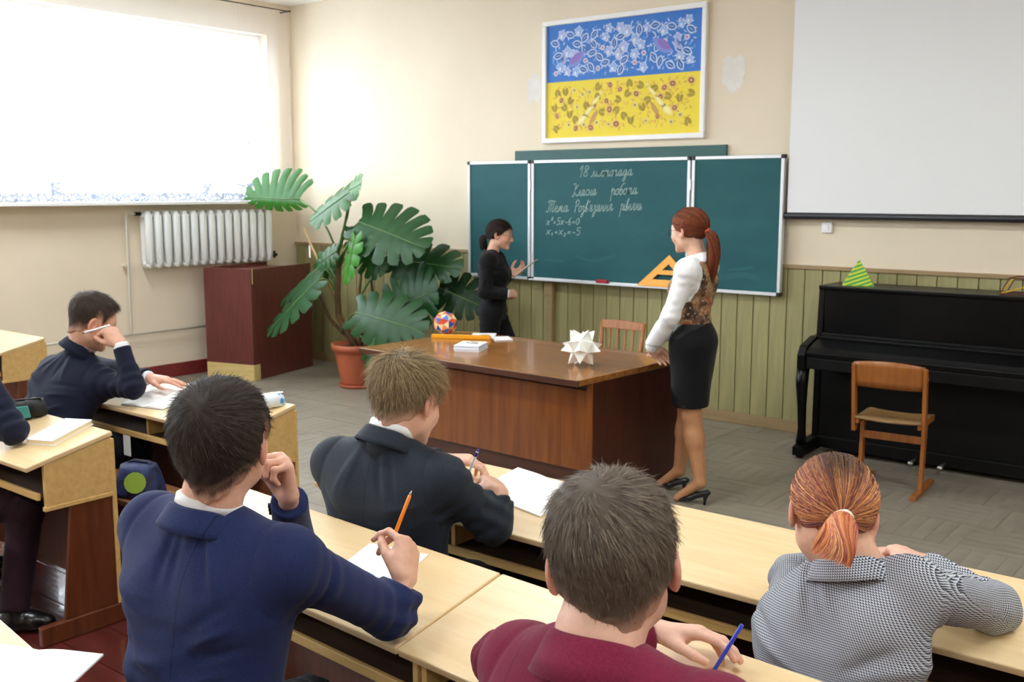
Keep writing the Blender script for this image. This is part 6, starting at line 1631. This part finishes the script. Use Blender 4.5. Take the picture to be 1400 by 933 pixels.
# woman in black reading from a book, chalk in her right hand
WO = (-5.235, 6.32)
J = standing(WO, -62, dict(head=(.0, .055, 1.412), nb=(0, -.01, 1.262), ch=(0, -.0, 1.115), wst=(0, .0, .96), pel=(0, -.01, .84), shL=(-.152, -.01, 1.205), shR=(.152, -.01, 1.205),
    elL=(-.195, -.02, .975), wrL=(-.10, .125, 1.085), elR=(.205, -.035, .965), wrR=(.175, .155, .955), hipL=(-.08, -.01, .80), hipR=(.08, -.01, .80),
    knL=(-.09, .13, .45), knR=(.085, -.03, .45), anL=(-.1, .20, .09), anR=(.09, -.12, .09), toeL=(-.11, .34, .03), toeR=(.1, .02, .03)))
wom = person(dict(label='woman in black suit with glasses and dark ponytail reading from a book by the chalkboard', J=J, head=(-64, 8, 0), hs=.97, seed=18, fem=1.0, top=M['black_cloth'], trousers=M['black_cloth'], bulk=.86, arm_bulk=.88, waist=.9, hem=.06, flat=.72, neck_r=.046, hand_sc=.92, vneck=True, body_g=.92,
    cuff=M['shirt'], lips='#b04f55', skin='#e2b096',
    handL=((.35, .85, .30), (.35, -.35, .85), ((35, 40, 20), (38, 42, 22), (40, 42, 22), (42, 42, 22)), (.5, .6, .6)), handR=((-.05, .95, -.05), (-.75, .0, -.5), GRIP, (.85, .3, .45)),
    hair=dict(tie=(.0, -.118, -.030), n=4600, vol=.012, nape=-.06, cols=['#1a1311', '#261b17', '#32241e'], tail=[(0, -.112, -.03), (.0, -.140, -.06), (.0, -.125, -.12), (0, -.10, -.20)], tail_r=[.013, .026, .026, .010], n_tail=900, band=((0, -.122, -.032), .0140, M['black_cap'], (0, -.85, -.5))),
    collars=[('lapel_collar', M['black_cloth'], .056, .058, LAPEL, -135, 135, -.012, 0, .11)]))
def glasses(p, H, Hc, hs, label, m, parent):
    """wire glasses worn on the face: a part of the person's outfit"""
    W = lambda q: Vector(Hc + H @ (A3(*q) * hs) - parent[4])
    for sx in (-1, 1):
        pts = [W((sx * .033 + .020 * math.cos(a), .104 + .0 * math.cos(a), .0 + .0155 * math.sin(a))) for a in np.linspace(0, 6.2832, 19)]
        MB().tube(pts, .0011, 5).build('glasses_rim', m, parent[0], True)
        MB().tube([W((sx * .053, .103, .004)), W((sx * .075, .06, .006)), W((sx * .082, .0, .006)), W((sx * .080, -.018, -.006))], .0011, 5).build('glasses_temple', m, parent[0], True)
    MB().tube([W((-.014, .105, .003)), W((0, .112, .005)), W((.014, .105, .003))], .0011, 5).build('glasses_bridge', m, parent[0], True)
M['wire'] = mat('glasses_wire', '#3a3a40', .3, metal=.8)
glasses(None, wom[2], wom[1]['head'], .97, '', M['wire'], wom); glasses(None, redg[2], redg[1]['head'], 1.0, '', M['wire'], redg)
# open book and chalk held by the woman
bw_ = thing('held_book', 'thin open book held up by the woman in black', 'book', tuple(wom[1]['wrL'] + frame(-62) @ A3(.05, .135, .062)))
RB = frame(-62) @ np.array(Matrix.Rotation(math.radians(38), 3, 'X')); bw_.rotation_euler = Matrix(RB.tolist()).to_euler()
open_book(bw_, .10, .19, .006, M['paper'], mat('book_cover_cream', '#e0d8c4', .6))
tp, th = wom[3]['R']; g_ = (tp[0] + th) / 2 + wom[4]; d_ = frame(-62) @ unit(A3(-.05, .85, -.25))
tag(MB().tube([Vector(-d_ * .03), Vector(d_ * .045)], .0055, 8).build('chalk', M['chalk'], None, True, loc=tuple(g_)), 'piece of white chalk in the hand of the woman in black', 'chalk')
